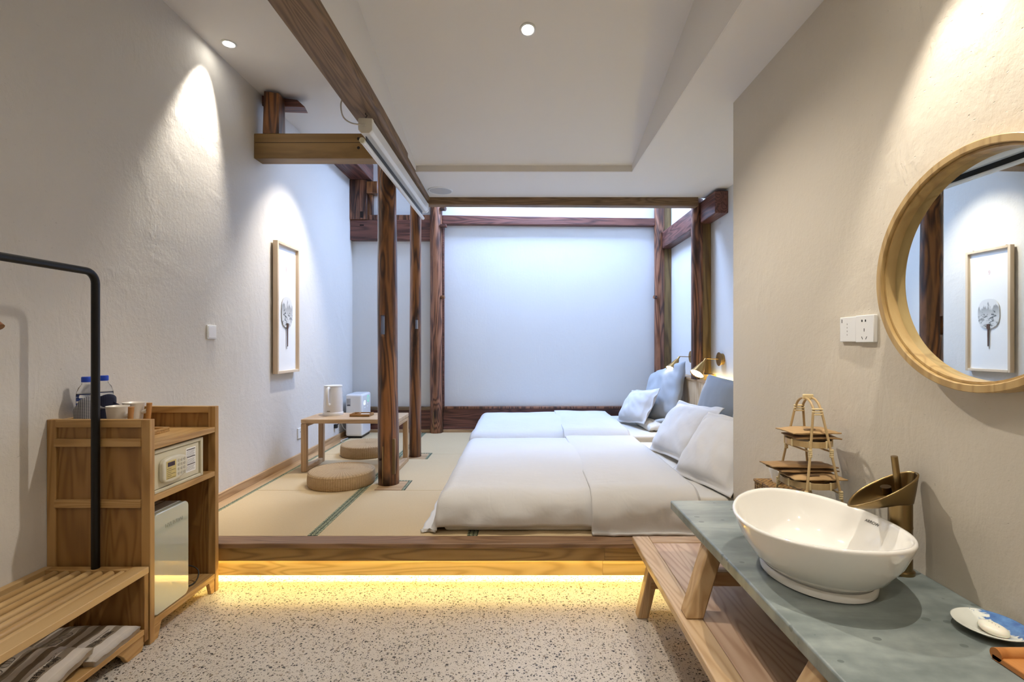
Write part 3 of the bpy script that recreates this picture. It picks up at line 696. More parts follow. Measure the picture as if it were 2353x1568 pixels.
build('sticker_print', st, plain('print_dark', '#55555a', .6), ap)
tag(build('cable', MB().tube(curve([(-1.86, 5.20, .30), (-1.885, 5.18, .34), (-1.895, 5.16, .40), (L+.012, 5.12, .42)]), .004, 8), M_CORD, smooth=True, origin=(-1.88, 5.17, .3)), 'grey cable from the corner air purifier to the wall plug', 'cable')
tag(build('plug', MB().box(L, L+.03, 5.02, 5.06, .35, .39).tube([(L+.02, 5.04, .372), (-1.885, 5.10, .40), (-1.88, 5.16, .45)], .005, 6), M_CORDB, bevel=.004, origin=(L, 5.04, .37)), 'black plug in the wall beside the corner air purifier', 'plug')
tag(build('cable', MB().tube(curve([(-1.82, 5.15, .226), (-1.84, 5.02, .226), (-1.80, 4.93, .226), (-1.70, 4.93, .226), (-1.62, 5.02, .226)]), .004, 8), M_CORD, smooth=True, origin=(-1.75, 5, .22)), 'thin cable coiled on the floor strip before the air purifier', 'cable')
# ================================================================== CABINET (minibar unit)
cb = thing('minibar_cabinet', 'open oak minibar cabinet with framed panel side standing against the plaster wall', 'cabinet', (-1.71, 2.2, 0))
cx0, cx1, cy0, cy1 = L+.002, -1.50, 1.98, 2.43
def side(y0, y1, far=False):
    zt = .912
    for xa, xb in ((cx0, cx0+.036), (cx1-.036, cx1)):
        build('stile', MB().box(xa, xb, y0, y1, .0, zt), M_OAKZ, cb, .002)
    build('top_rail', MB().box(cx0+.036, cx1-.036, y0, y1, zt-.032, zt), M_OAKX, cb, .002)
    build('side_panel', MB().box(cx0+.036, cx1-.036, y0+.008, y1-.006, .06, zt-.032), M_OAKP, cb)
side(cy0, cy0+.026); side(cy1-.026, cy1)
for za in (.803, .556):
    build('cross_rail', MB().box(cx0+.034, cx1-.036, cy0-.006, cy0+.010, za, za+.032), M_OAKX, cb, .002)
build('top_shelf', MB().box(cx0, cx1-.002, cy0+.026, cy1-.026, .785, .811), M_OAKY, cb, .002)
build('middle_shelf', MB().box(cx0, cx1-.002, cy0+.026, cy1-.026, .570, .594), M_OAKY, cb, .002)
build('bottom_shelf', MB().box(cx0, cx1-.002, cy0+.026, cy1-.026, .063, .090), M_OAKY, cb, .002)
build('back_panel', MB().box(cx0, cx0+.008, cy0+.026, cy1-.026, .09, .785), M_OAKP, cb)
build('back_rail', MB().box(cx0, cx0+.018, cy0+.026, cy1-.026, .811, .905), M_OAKY, cb, .002)
for ya, yb, k in ((cy0+.026, cy0+.07, 1), (cy1-.07, cy1-.026, -1)):
    p = [(cx1-.022, ya, .063), (cx1-.022, yb, .063), (cx1-.022, yb-(.02 if k > 0 else 0), .0), (cx1-.022, ya+(0 if k > 0 else .02), .0)]
    build('foot_bracket', MB().prism(p, (.018, 0, 0)), M_OAKY, cb, .002)
# safe
sf = thing('safe', 'cream electronic safe with keypad on the upper cabinet shelf', 'safe', (-1.7, 2.17, .594))
sx, sy0, sy1, sz0, sz1 = -1.515, 2.010, 2.335, .594, .776
build('body', MB().box(-1.90, sx-.012, sy0, sy1, sz0, sz1), M_CREAM, sf, .004)
for a in ((sy0, sy0+.016, sz0, sz1), (sy1-.016, sy1, sz0, sz1), (sy0+.016, sy1-.016, sz0, sz0+.014), (sy0+.016, sy1-.016, sz1-.016, sz1)):
    build('front_frame', MB().box(sx-.02, sx, *a), M_CREAM, sf, .003)
dr = build('door', MB().box(sx-.02, sx-.006, sy0+.018, sy1-.024, sz0+.016, sz1-.018), M_CREAM, sf, .002)
ky0, ky1, kz0, kz1 = 2.055, 2.205, .628, .735
kp = [(ky0, kz0+.02), (ky0+.012, kz0+.004), (ky0+.05, kz0-.002), (ky1-.05, kz0+.004), (ky1-.012, kz0+.016), (ky1, kz0+.03), (ky1, kz1-.03), (ky1-.012, kz1-.012), (ky1-.05, kz1-.002), (ky0+.05, kz1), (ky0+.012, kz1-.008), (ky0, kz1-.022)]
build('keypad_housing', MB().prism([(sx-.007, a, b) for a, b in kp], (.022, 0, 0)), plain('keypad_plastic', '#d2cdba', .35), dr, .006, 3)
build('keypad_panel', MB().box(sx+.0152, sx+.0158, ky0+.016, ky0+.075, kz0+.014, kz1-.016), plain('panel_yellow', '#cbb877', .5), dr)
build('display', MB().box(sx+.0158, sx+.0166, ky0+.024, ky0+.066, kz1-.040, kz1-.022), plain('display_dark', '#3b2730', .2), dr)
pr = MB()
for i in range(6): pr.box(sx+.0158, sx+.0163, ky0+.02, ky0+(.070 if i % 2 else .045), kz1-.050-.008*i, kz1-.0485-.008*i)
build('print', pr, M_INK, dr)
for i in range(3):
    for j in range(4):
        yk, zk = ky0+.092+.018*i, kz1-.026-.019*j
        build('key', MB().tube([(sx+.014, yk, zk), (sx+.0172, yk, zk)], .0062, 10), plain('key_grey', '#b9b3a2', .4) if (i+j) == 0 else bpy.data.materials['key_grey'], dr)
build('label_sheet', MB().box(sx-.0065, sx-.0052, 2.222, 2.288, .632, .742), M_PAPER, dr)
pr = MB()
for zb in (.736, .702, .668): pr.box(sx-.0055, sx-.0048, 2.226, 2.284, zb-.004, zb)
for i in range(20):
    zb = .728-.0046*i
    if min(abs(zb-.700), abs(zb-.666)) < .005: continue
    pr.box(sx-.0055, sx-.0049, 2.226, 2.284-.012*random.random(), zb-.0012, zb)
build('label_print', pr, plain('print_black', '#33302c', .6), dr)
# mini fridge
fr = thing('mini_fridge', 'grey mini fridge with mirror gloss glass front in the lower cabinet', 'fridge', (-1.7, 2.11, .09))
def rrect(y0, y1, z0, z1, r, n=6):
    out = []
    for (a, b, t0) in ((y1-r, z1-r, 0), (y0+r, z1-r, PI/2), (y0+r, z0+r, PI), (y1-r, z0+r, 1.5*PI)):
        out += [(a+r*math.cos(t0+PI/2*k/n), b+r*math.sin(t0+PI/2*k/n)) for k in range(n+1)]
    return out
build('body', MB().prism([(-1.88, a, b) for a, b in rrect(2.008, 2.222, .092, .513, .022)], (.345, 0, 0)), M_FRB, fr, .002)
build('glass_front', MB().prism([(-1.535, a, b) for a, b in rrect(2.008, 2.222, .092, .513, .026)], (.028, 0, 0)), M_FRG, fr, .004, 3)
for xx in (-1.60, -1.66): build('groove', MB().box(xx, xx+.003, 2.03, 2.20, .5125, .5138), M_DARK, fr)
text('lettering', 'HYUNDAI', .024, plain('logo_grey', '#a0a294', .3), frame((-1.5062, 2.128, .445), (0, 1, 0), (0, 0, 1)), fr)
tag(build('cable', MB().tube(curve([(-1.62, 2.222, .10), (-1.56, 2.25, .094), (-1.53, 2.30, .10), (-1.54, 2.335, .14), (-1.60, 2.33, .165), (-1.70, 2.29, .16), (-1.86, 2.25, .16)]), .003, 8), M_CORDB, smooth=True, origin=(-1.6, 2.28, .1)), 'black cable curling beside the mini fridge inside the cabinet', 'cable')
# things on the cabinet top
def bottle(x, y, z, cloth, lab, labsl):
    b = thing('water_bottle', lab, 'bottle', (x, y, z), 'water bottles on the cabinet'); c = (x, y, z)
    build('body', MB().lathe([(.028, .001), (.033, .006), (.033, .165), (.034, .175), (.033, .19), (.026, .212), (.016, .226), (.0145, .234), (.0145, .240)], c, 32), M_PET, b, smooth=True)
    build('water', MB().lathe([(.027, .004), (.0315, .008), (.0315, .165), (.0322, .175), (.0315, .186), (.001, .186)], c, 32), M_WATER, b, smooth=True)
    lb = build('label', MB().lathe([(.0336, .07), (.0336, .168)], c, 40, cap=False), M_LABB, b, smooth=True)
    tl = text('lettering', '冰露', .026, M_PAPER, frame((x+.0255, y-.0225, z+.135), (.66, .75, 0), (0, 0, 1)), lb)
    for v in tl.data.vertices:                     # wrap the print round the bottle
        s_ = v.co.x*.66+v.co.y*.75; an = math.atan2(-.0225, .0255)+s_/.034; v.co.x = .0342*math.cos(an); v.co.y = .0342*math.sin(an)
    build('label_mark', MB().prism([(x-.012, y-.0345, z+.150), (x+.003, y-.0345, z+.150), (x+.003, y-.0345, z+.158), (x-.012, y-.0345, z+.158)], (0, .002, 0)), M_PAPER, lb)
    build('cap', MB().lathe([(.0165, .236), (.0168, .238), (.0168, .256), (.015, .259), (.001, .259)], c, 28), M_CAP, b, smooth='a')
    s = thing('bottle_sleeve', labsl, 'bottle sleeve', (x, y, z), 'cloth sleeves around the bottles')
    def f(u, v):
        a = 2*PI*u+2.5; dip = 0.5-.5*math.cos(a+.50); top = .085+.080*(1-dip)
        if dip < .25: top += .012
        r = .037+.004*(v**3)+.012*max(0, v-.85)*(1-dip); return (x+r*math.cos(a), y+r*math.sin(a), z+.001+top*v)
    build('sleeve_cloth', MB().grid(f, 48, 10), cloth, s, smooth=True, solid=.003)
    build('folded_corner', MB().grid(lambda u, v: (x+.036+.05*v*(1-u), y+.004+.016*(u-.5)*(1-v), z+.115+.035*u+.018*v*(1-u)-.01*v*v), 6, 8), cloth, s, smooth=True, solid=.003)
bottle(-1.849, 2.083, .8202, M_CHECK, 'blue capped water bottle standing in a checked cloth sleeve', 'grey checked cloth sleeve wrapped around a water bottle')
bottle(-1.846, 2.167, .8202, M_NAVY, 'blue capped water bottle standing in a navy cloth sleeve', 'navy cloth sleeve wrapped around a water bottle')
tr = thing('serving_tray', 'flat wooden serving tray under the bottles and cups on the cabinet', 'tray', (-1.75, 2.15, .811))
build('tray_base', MB().box(-1.899, -1.64, 2.034, 2.285, .811, .820), M_OAKX, tr, .002)
for a in ((-1.899, -1.64, 2.034, 2.041), (-1.899, -1.64, 2.277, 2.285), (-1.899, -1.892, 2.041, 2.277), (-1.648, -1.64, 2.041, 2.277)):
    build('tray_lip', MB().box(*a, .820, .832), M_OAKX, tr, .002)
M_PEG = wood('cup_handle_wood', '#96602f', '#b07c45', '#bd8c55', 2, 1.5, 4, 0, .45)
def cup(x, y, lab, ang):
    z = .820; c = thing('cup', lab, 'cup', (x, y, z), 'white cups with wooden handles')
    build('body', MB().lathe([(.026, 0), (.028, .003), (.034, .06), (.041, .130), (.042, .133), (.0405, .1335), (.032, .06), (.025, .008), (.001, .007)], (x, y, z), 36, cap=False), M_CUP, c, smooth=True)
    d = Vector((math.cos(ang), math.sin(ang), 0)); p = Vector((x, y, z))
    build('knob', MB().tube([p+d*.038+Vector((0, 0, .088)), p+d*.058+Vector((0, 0, .094))], [.008, .011], 10), M_CUP, c, smooth='a')
    build('handle', MB().tube([p+d*.067+Vector((0, 0, .130)), p+d*.062+Vector((0, 0, .06)), p+d*.058+Vector((0, 0, .004))], [.0115, .010, .0065], 10), M_PEG, c, smooth='a')
cup(-1.728, 2.098, 'white tapered cup with a slanted wooden handle next to the bottles', -.15)
cup(-1.760, 2.225, 'white tapered cup with an upright wooden handle behind the other cup', .1)

# ================================================================== LUGGAGE BENCH
lb = thing('luggage_bench', 'low oak luggage bench with round slats beside the cabinet', 'bench', (-1.71, 1.5, 0))
bx0, bx1, by0, by1, bz = L+.003, -1.498, .95, 1.972, .322
build('frame_board', MB().box(bx0, bx0+.03, by0, by1, bz-.026, bz), M_SLAT, lb, .002)
build('frame_board', MB().box(bx1-.062, bx1, by0, by1, bz-.026, bz), M_SLAT, lb, .002)
build('frame_board', MB().box(bx0+.03, bx1-.062, by1-.032, by1, bz-.026, bz), M_OAKX, lb, .002)
build('frame_board', MB().box(bx0+.03, bx1-.062, by0, by0+.04, bz-.026, bz), M_OAKX, lb, .002)
for i in range(7):
    xx = bx0+.075+.0445*i
    build('slat', MB().tube([(xx, by0+.03, bz-.013), (xx, by1-.039, bz-.013), (xx, by1-.034, bz-.013)], [.0135, .0135, .011], 14), M_SLAT, lb, smooth='a')
build('slat_support', MB().box(bx0+.03, bx1-.062, by1-.05, by1-.03, bz-.045, bz-.026), M_OAKX, lb)
build('slat_support', MB().box(bx0+.03, bx1-.062, by0+.04, by0+.06, bz-.045, bz-.026), M_OAKX, lb)
build('end_panel', MB().box(bx0, bx1, by1-.024, by1-.002, .03, bz-.026), M_OAKP, lb, .002)
build('end_panel', MB().box(bx0, bx1, by0+.002, by0+.024, .03, bz-.026), M_OAKP, lb, .002)
build('shelf', MB().box(bx0, bx1, by0+.024, by1-.024, .060, .082), M_OAKY, lb, .002)
for ya, yb, k in ((by1-.15, by1-.002, -1), (by0+.002, by0+.15, 1)):
    for xa in (bx1-.022, bx0+.004):
        p = [(xa, ya, .06), (xa, yb, .06), (xa, yb-.03, 0), (xa, yb-.10 if k < 0 else yb-.07, 0), (xa, ya+.03, .03)]
        build('foot_bracket', MB().prism(p, (.018, 0, 0)), M_OAKY, lb, .002)
# striped laundry bags
def bag(cx, cy, z, rot, tilt, lab, seed):
    w_, d_, t_ = .36, .215, .046
    M = Matrix.Translation((cx, cy, z)) @ Euler((tilt, 0, rot)).to_matrix().to_4x4()
    def f(u, v, top):
        a = 2*u-1; b = 2*v-1; e = max(0, (1-abs(a)**4)*(1-abs(b)**4))**.5
        n = noise.noise(Vector((a*2.3+seed, b*2.1, seed*.7)))*.009*e + noise.noise(Vector((a*6+seed, b*5, 3)))*.003
        zz = t_*(.5+.5*e)+n if top else .003
        return Vector((a*w_/2+.006*noise.noise(Vector((b*3, seed, 1))), b*d_/2+.006*noise.noise(Vector((a*3, seed, 2))), zz if top else zz+.0))
    m = MB(); N = 28
    m.grid(lambda u, v: f(u, v, True), N, N)
    base = len(m.v); m.grid(lambda u, v: f(u, v, False), 8, 8)
    rim = [i*(N+1) for i in range(N+1)]
    o = thing('laundry_bag', lab, 'laundry bag', (cx, cy, z), 'folded laundry bags under the bench')
    m2 = MB(); m2.v = m.v[:base]; m2.f = [q for q in m.f if max(q) < base]
    ch = build('bag_cloth', MB(), M_STRIPE, o)
    me = ch.data; V = [tuple(p) for p in m2.v]; Fc = list(m2.f)
    edge = [i*(N+1) for i in range(N+1)]+[N*(N+1)+j for j in range(1, N+1)]+[i*(N+1)+N for i in range(N-1, -1, -1)]+[j for j in range(N-1, 0, -1)]
    b0 = len(V); V += [(V[e][0]*.97, V[e][1]*.97, .002) for e in edge]
    n = len(edge)
    for i in range(n): Fc.append((edge[i], edge[(i+1) % n], b0+(i+1) % n, b0+i))
    Fc.append(tuple(range(b0, b0+n)))
    me.clear_geometry(); me.from_pydata(V, [], Fc); me.update()
    for p in me.polygons: p.use_smooth = True
    o.rotation_euler = (tilt, 0, rot)
    o['_org'] = (0, 0, 0); ch['_org'] = (0, 0, 0)
    tx = text('lettering', '旧街·如斯', .025, M_INK, frame((.118, -.005, t_+.006), (0, 1, 0), (-1, 0, 0)), ch)
    ln = MB().box(.098, .0995, -.07, .06, t_+.002, t_+.004); build('underline', ln, M_INK, ch)
    em = MB()
    for k, (ex, ey) in enumerate(((-.03, -.022), (-.03, .022))):
        em.tube([(ex+.016*math.copysign(abs(math.cos(a))**.5, math.cos(a)), ey+.017*math.copysign(abs(math.sin(a))**.7, math.sin(a)), t_+.005) for a in [2*PI*i/20 for i in range(20)]], .0008, 4, loop=True)
        for q in (-.004, .003): em.tube([(ex-.014, ey+q, t_+.005), (ex+.014, ey+q, t_+.005)], .0007, 4)
    build('emblem', em, M_INK, ch)
    for c2 in (tx,) + tuple(c for c in ch.children if c.name.startswith(('underline', 'emblem'))):
        for v in c2.data.vertices:
            a, b = v.co.x/(w_/2), v.co.y/(d_/2)
            if abs(a) < 1 and abs(b) < 1: v.co.z = f((a+1)/2, (b+1)/2, True).z+.0012
    return o
bag(-1.675, 1.815, .0798, .06, 0, 'striped laundry bag against the end panel of the luggage bench', 1.3)
bag(-1.690, 1.627, .1012, .02, .20, 'striped laundry bag lying between the two other laundry bags', 4.7)
bag(-1.70, 1.424, .1012, -.02, .20, 'striped laundry bag overlapping the middle one on the bench shelf', 8.1)
# clothes rail
cr = thing('clothes_rail', 'black tubular metal clothes rail rising from the luggage bench', 'clothes rail', (-1.70, 1.45, bz))
pts = [(-1.70, 1.9565, bz-.001), (-1.70, 1.9565, 1.46)]
for k in range(1, 7): a = PI/2*k/6; pts.append((-1.70, 1.9565-.045*(1-math.cos(a)), 1.46+.045*math.sin(a)))
pts.append((-1.70, 1.017, 1.505))
for k in range(1, 7): a = PI/2*k/6; pts.append((-1.70, 1.017-.045*math.sin(a), 1.505-.045*(1-math.cos(a))))
pts.append((-1.70, .972, bz-.001))
build('rail_tube', MB().tube(pts, .0145, 16), M_BLACK, cr, smooth='a')
hg = thing('coat_hanger', 'brown wooden coat hanger on the black clothes rail', 'coat hanger', (-1.70, 1.43, 1.3))
build('shoulder_bar', MB().tube([(-1.905+.385*t, 1.43, 1.268+.075*math.sin(PI*t)**.8) for t in [i/14 for i in range(15)]], .011, 10), plain('hanger_wood', '#7a5236', .4), hg, smooth='a')
build('hook', MB().tube([(-1.712, 1.43, 1.34), (-1.712, 1.43, 1.47), (-1.722, 1.43, 1.50), (-1.712, 1.43, 1.522), (-1.695, 1.43, 1.523), (-1.680, 1.43, 1.505)], .002, 6), M_STEEL, hg)

# ================================================================== HEADBOARD + LAMPS
hb = thing('headboard', 'pale pine plank headboard with ledge along the alcove wall', 'headboard', (1.62, 4.0, .22))
nb = 26; yy0, yy1 = 2.60, 5.46
for i in range(nb):
    a = yy0+(yy1-yy0)*i/nb; b = yy0+(yy1-yy0)*(i+1)/nb
    build('plank', MB().box(1.562, 1.58, a+.0008, b-.0008, .2215, .885), M_HB, hb, .0015, 1)
build('ledge', MB().box(1.552, RA, yy0, yy1, .885, .906), M_SKY, hb, .002)
tag(build('led_strip', MB().box(RA-.012, RA-.004, 2.66, 4.30, .906, .911), M_LEDH), 'yellow led strip along the back of the headboard ledge', 'light strip')
bx = thing('ledge_box', 'small pale wood box on the headboard ledge beside the timber post', 'box', (1.63, 4.2, .906))
build('box_body', MB().box(1.57, 1.675, 4.20, 4.30, .906, .955), wood('ledge_box_wood', '#9a7434', '#c09a55', '#cda964', 1, 1.2, 5, 0, .45), bx, .002)
build('box_recess', MB().box(1.58, 1.665, 4.21, 4.29, .9545, .9555), M_DARK, bx)
def wall_lamp(y, lab):
    o = thing('wall_lamp', lab, 'wall lamp', (RA, y, 1.09), 'brass reading lamps above the headboard')
    def disc(x0, x1, r, n=32): return MB().ring([[(x, y+r*math.cos(2*PI*k/n), 1.09+r*math.sin(2*PI*k/n)) for k in range(n)] for x in (x0, x1)])
    build('wall_plate', disc(RA+.001, RA-.022, .048), M_BRASS, o, smooth='a')
    build('front_disc', disc(RA-.030, RA-.034, .058), M_BRASS, o, smooth='a')
    build('stem', MB().tube([(RA-.02, y, 1.09), (RA-.032, y, 1.09)], .012, 12), M_BRASS, o)
    build('arm', MB().tube([(RA-.03, y, 1.09), (RA-.135, y, 1.094), (RA-.145, y, 1.09)], .0035, 8), M_BRASS, o, smooth='a')
    tip = Vector((RA-.147, y-.004, 1.088)); d = Vector((-.56, -.30, -.76)).normalized()
    build('joint', MB().tube([tip-d*.006, tip+d*.03], .009, 12), M_BRASS, o, smooth='a')
    a = tip+d*.028; b = tip+d*.158
    ux = d.cross(Vector((0, 0, 1))).normalized(); uy = ux.cross(d)
    build('shade', MB().ring([[p+r*(math.cos(2*PI*k/36)*ux+math.sin(2*PI*k/36)*uy) for k in range(36)] for p, r in ((a, .010), (a+d*.003, .015), (b, .058), (b-d*.001, .0565), (a+d*.008, .012))], False), M_BRASS, o, smooth='a')
    build('diffuser', MB().tube([b-d*.010, b-d*.007], .052, 28), M_BULB, o)
    lamp('reading_light', 'SPOT', tuple(b+d*.004), 7, WARM, o, spot_size=math.radians(140), spot_blend=.5, shadow_soft_size=.04, aim=tuple(b+d))
wall_lamp(4.10, 'brass cone wall lamp on a round plate before the timber post'); wall_lamp(4.78, 'brass cone wall lamp beyond the timber post over the far bed')

# ================================================================== BEDS
def drape(x0, x1, y0, y1, zt, r, over, zfloor, nx=110, ny=100, seed=0, wr=1.0, crown=.03, flare=.12):
    """a cloth over a box: over = overhang lengths (left, right, near, far)"""
    ol, orr, on, of = over
    def prof(s):
        if s <= 0: return 0, 0
        if s < r*PI/2: return r*math.sin(s/r), r*(1-math.cos(s/r))
        q = s-r*PI/2; return r+flare*q, r+q*math.sqrt(1-flare**2)
    ax0, ax1, ay0, ay1 = x0+(r if ol else 0), x1-(r if orr else 0), y0+(r if on else 0), y1-(r if of else 0)
    La, Lb = (ax1-ax0)+ol+orr, (ay1-ay0)+on+of
    def f(u, v):
        a = ax0-ol+La*u; b = ay0-on+Lb*v
        sx = max(ax0-a, a-ax1, 0); sy = max(ay0-b, b-ay1, 0)
        ox, dx = prof(sx); oy, dy = prof(sy)
        X_ = min(max(a, ax0), ax1)+(-ox if a < ax0 else ox); Y_ = min(max(b, ay0), ay1)+(-oy if b < ay0 else oy)
        d = (dx**3+dy**3)**(1/3)
        cu = 1-((2*(min(max(a, x0), x1)-x0)/(x1-x0)-1)**4); cv = 1-((2*(min(max(b, y0), y1)-y0)/(y1-y0)-1)**2)
        z = zt+crown*cu*cv-d
        n1 = noise.noise(Vector((a*2.2+seed, b*2.2, 1)))*.012+noise.noise(Vector((a*6+seed, b*4, 2)))*.004
        k = min(1, d/.12)
        fold = noise.noise(Vector((a*7+seed, b*7, d*1.5)))*.022*k*wr + noise.noise(Vector((a*16+seed, b*16, d*3)))*.007*k*wr
        z += n1*(1-k)
        if dx > dy: X_ += (-1 if a < ax0 else 1)*(fold+.008*k)
        else: Y_ += (-1 if b < ay0 else 1)*(fold+.008*k+.02*math.sin(min(1, d/.2)*PI))
        if z < zfloor:
            ex = zfloor-z; z = zfloor+.002+.004*abs(noise.noise(Vector((a*15, b*15, 5))))
            if dx > 0: X_ += (-1 if a < ax0 else 1)*ex*.7*(1 if dx >= dy else .5)
            if dy > 0: Y_ += (-1 if b < ay0 else 1)*ex*.7*(1 if dy >= dx else .35)
        return (X_, Y_, z)
    return MB().grid(f, nx, ny)
def bed(y0, y1, zt, near, far, lab, labd, seed, xf):
    mt = thing('mattress', lab, 'mattress', (.6, (y0+y1)/2, .22))
    build('mattress_body', MB().box(-.41, 1.55, y0-.022, y1, .2215, zt-.028), M_SHEET, mt, .022, 4)
    dv = thing('duvet', labd, 'duvet', (.2, (y0+y1)/2, zt))
    build('duvet_cover', drape(-.44, .95, y0-.02, y1+.02, zt, .07, (.30, 0, near, far), .232, 110, 110, seed), M_BED, dv, smooth=True, solid=.018)
    fl = build('turned_back_fold', drape(xf, .93, y0-.052, y1+.035, zt+.022, .08, (0, 0, near+.08, far), .230, 60, 110, seed, 1.0), M_BED, dv, smooth=True, solid=.014)
    return dv
bed(2.625, 4.10, .425, .205, .15, 'wide low mattress with cream sheet at the front of the platform', 'wide white duvet with turned back fold on the front bed', 3.1, .37)
bed(4.27, 5.46, .445, .22, .10, 'narrow low mattress beside the back wall', 'white duvet on the far bed along the back wall', 11.9, .37)
def pillow(name, lab, cat, c, w_, h_, t_, xdir, ydir, mat, flange=0, seed=0, group=None, puff=.5, wr=.006, pinch=.05, rip=.02):
    """pillow: local x = width, y = height, z = thickness"""
    M = frame(c, xdir, ydir); N = 36
    def f(u, v, s):
        a = 2*u-1; b = 2*v-1
        fa = max(0, 1-(abs(a)/(1-flange/w_*2))**2.4) if abs(a) < 1-flange/w_*2 else 0
        fb = max(0, 1-(abs(b)/(1-flange/h_*2))**2.4) if abs(b) < 1-flange/h_*2 else 0
        e = (fa*fb)**puff
        px = a*w_/2*(1-pinch*(1-b*b)*abs(a)**3); py = b*h_/2*(1-pinch*(1-a*a)*abs(b)**3)
        n = noise.noise(Vector((a*1.8+seed, b*1.8, s)))*wr*2*e + noise.noise(Vector((a*5+b*3+seed, b*2.2-a, s+3)))*wr*.8*(.3+e)
        edge = (1-e)*noise.noise(Vector((a*2.5+seed, b*2.5, 9)))*rip
        return M @ Vector((px, py, s*(t_/2*e+.002)+n+edge))
    m = MB(); m.grid(lambda u, v: f(u, v, 1), N, N); k = len(m.v); m.grid(lambda u, v: f(u, v, -1), N, N)
    E_ = [i*(N+1) for i in range(N+1)]+[N*(N+1)+j for j in range(1, N+1)]+[i*(N+1)+N for i in range(N-1, -1, -1)]+[j for j in range(N-1, 0, -1)]
    for i in range(len(E_)): m.f.append((E_[i], E_[(i+1) % len(E_)], k+E_[(i+1) % len(E_)], k+E_[i]))
    return tag(build(name, m, mat, smooth=True, origin=c), lab, cat, group)
def lean(yaw, back, roll=0):
    """x along the bed width, y leaning back towards the headboard"""
    n = Vector((-math.cos(yaw), -math.sin(yaw), 0)); xd = Vector((math.sin(yaw), -math.cos(yaw), 0))
    yd = (Vector((0, 0, 1))*math.cos(back)-n*math.sin(back))
    return xd*math.cos(roll)+yd*math.sin(roll), yd*math.cos(roll)-xd*math.sin(roll)
G1 = 'white pillows on the front bed'
pillow('pillow', 'grey blue cushion leaning on the headboard behind the white front pillows', 'cushion', (1.422, 3.51, .685), .60, .58, .20, *lean(.08, .26, -.04), M_GREY, 0, 1, None, .42, .005, .02)
pillow('pillow', 'grey blue cushion at the front bed edge near the alcove corner', 'cushion', (1.422, 2.90, .685), .58, .58, .20, *lean(.08, .26, .03), M_GREY, 0, 3, None, .42, .005, .02)
pillow('pillow', 'white flanged pillow on the front bed next to the far bed', 'pillow', (1.168, 3.53, .596), .62, .46, .18, *lean(.14, .64, .04), M_BEDP, .03, 5, G1, .45, .008)
pillow('pillow', 'white flanged pillow on the front bed nearest the alcove corner', 'pillow', (1.168, 2.90, .590), .60, .48, .18, *lean(.20, .64, .05), M_BEDP, .035, 8, G1, .45, .008)
pillow('pillow', 'silver grey cushion tilted on its corner on the far bed', 'cushion', (1.392, 4.79, .736), .56, .54, .17, *lean(.24, .36, .30), M_GREYL, 0, 12, None, .42, .010, .03)
pillow('pillow', 'white flanged pillow on the far bed before the silver cushion', 'pillow', (1.140, 4.80, .608), .54, .38, .16, *lean(.22, .56, .14), M_BEDP, .03, 15, None, .45, .008)
pillow('pillow', 'beige pillow tucked under the silver cushion on the far bed', 'pillow', (1.215, 4.64, .454), .44, .15, .085, (.1, -1, 0), (1, .1, .1), M_SHEET, 0, 18, None, .45, .006)
pillow('pillow', 'beige pillow lying under the front bed cushions', 'pillow', (1.225, 2.93, .432), .56, .16, .085, (.05, -1, 0), (1, .05, .08), M_SHEET, 0, 20, None, .45, .006)
# ================================================================== VANITY
ZC = .58
ct = tag(build('slate_countertop', MB().box(.61, R, .25, 2.0, ZC-.036, ZC), M_SLATE, bevel=.006, seg=3, origin=(.86, 1.1, ZC)), 'grey green slate countertop carrying the wash basin', 'countertop')
def leg4(p0, p1, wx, wy):
    a, b = Vector(p0), Vector(p1); q = [(-wx/2, -wy/2, 0), (wx/2, -wy/2, 0), (wx/2, wy/2, 0), (-wx/2, wy/2, 0)]
    return MB().hexa([a+Vector(i) for i in q]+[b+Vector(i) for i in q])
tr1 = thing('trestle', 'splayed ash trestle on the lower bench carrying the far end of the slate', 'trestle', (.83, 1.6, .33), 'ash trestles under the slate')
def trestle(root, yb, yt):
    for xb, xt in ((.560, .655), (1.085, 1.06)):
        build('leg', leg4((xb, yb, .331), (xt, yt, ZC-.036), .058, .062), M_ASHZ, root, .006)
    build('stretcher', leg4((.63, (yb+yt)/2, .43), (1.06, (yb+yt)/2, .43), .03, .03) if False else MB().box(.60, 1.07, (yb+yt)/2-.014, (yb+yt)/2+.014, .415, .462), M_ASHX, root, .003)
trestle(tr1, 1.605, 1.665)
tr2 = thing('trestle', 'splayed ash trestle on the lower bench under the middle of the slate', 'trestle', (.83, 1.08, .33), 'ash trestles under the slate')
trestle(tr2, 1.06, 1.03)
lbn = thing('ash_bench', 'long low ash bench with framed panel top under the slate counter', 'bench', (.8, 1.2, 0))
BX0, BX1, BY0, BY1, BZ = .513, 1.112, .15, 2.262, .331
fw = .075
for a in ((BX0, BX0+fw, BY0, BY1), (BX1-fw, BX1, BY0, BY1)):
    build('top_frame', MB().box(*a, BZ-.030, BZ), M_ASHY, lbn, .004)
for a in ((BX0+fw, BX1-fw, BY1-fw, BY1), (BX0+fw, BX1-fw, BY0, BY0+fw)):
    build('top_frame', MB().box(*a, BZ-.030, BZ), M_ASHX, lbn, .004)
build('top_panel', MB().box(BX0+fw+.001, BX1-fw-.001, BY0+fw+.001, BY1-fw-.001, BZ-.024, BZ-.002), M_ASHP, lbn, .002)
for yy in (BY1-.10, BY0+.12):
    for xb, xt in ((.541, .60), (1.085, 1.04)):
        build('leg', leg4((xb, yy+(.03 if yy > 1 else -.03), 0), (xt, yy, BZ-.030), .05, .05), M_ASHZ, lbn, .005)
    build('stretcher', MB().box(.57, 1.06, yy-.012, yy+.012, .14, .18), M_ASHX, lbn, .003)
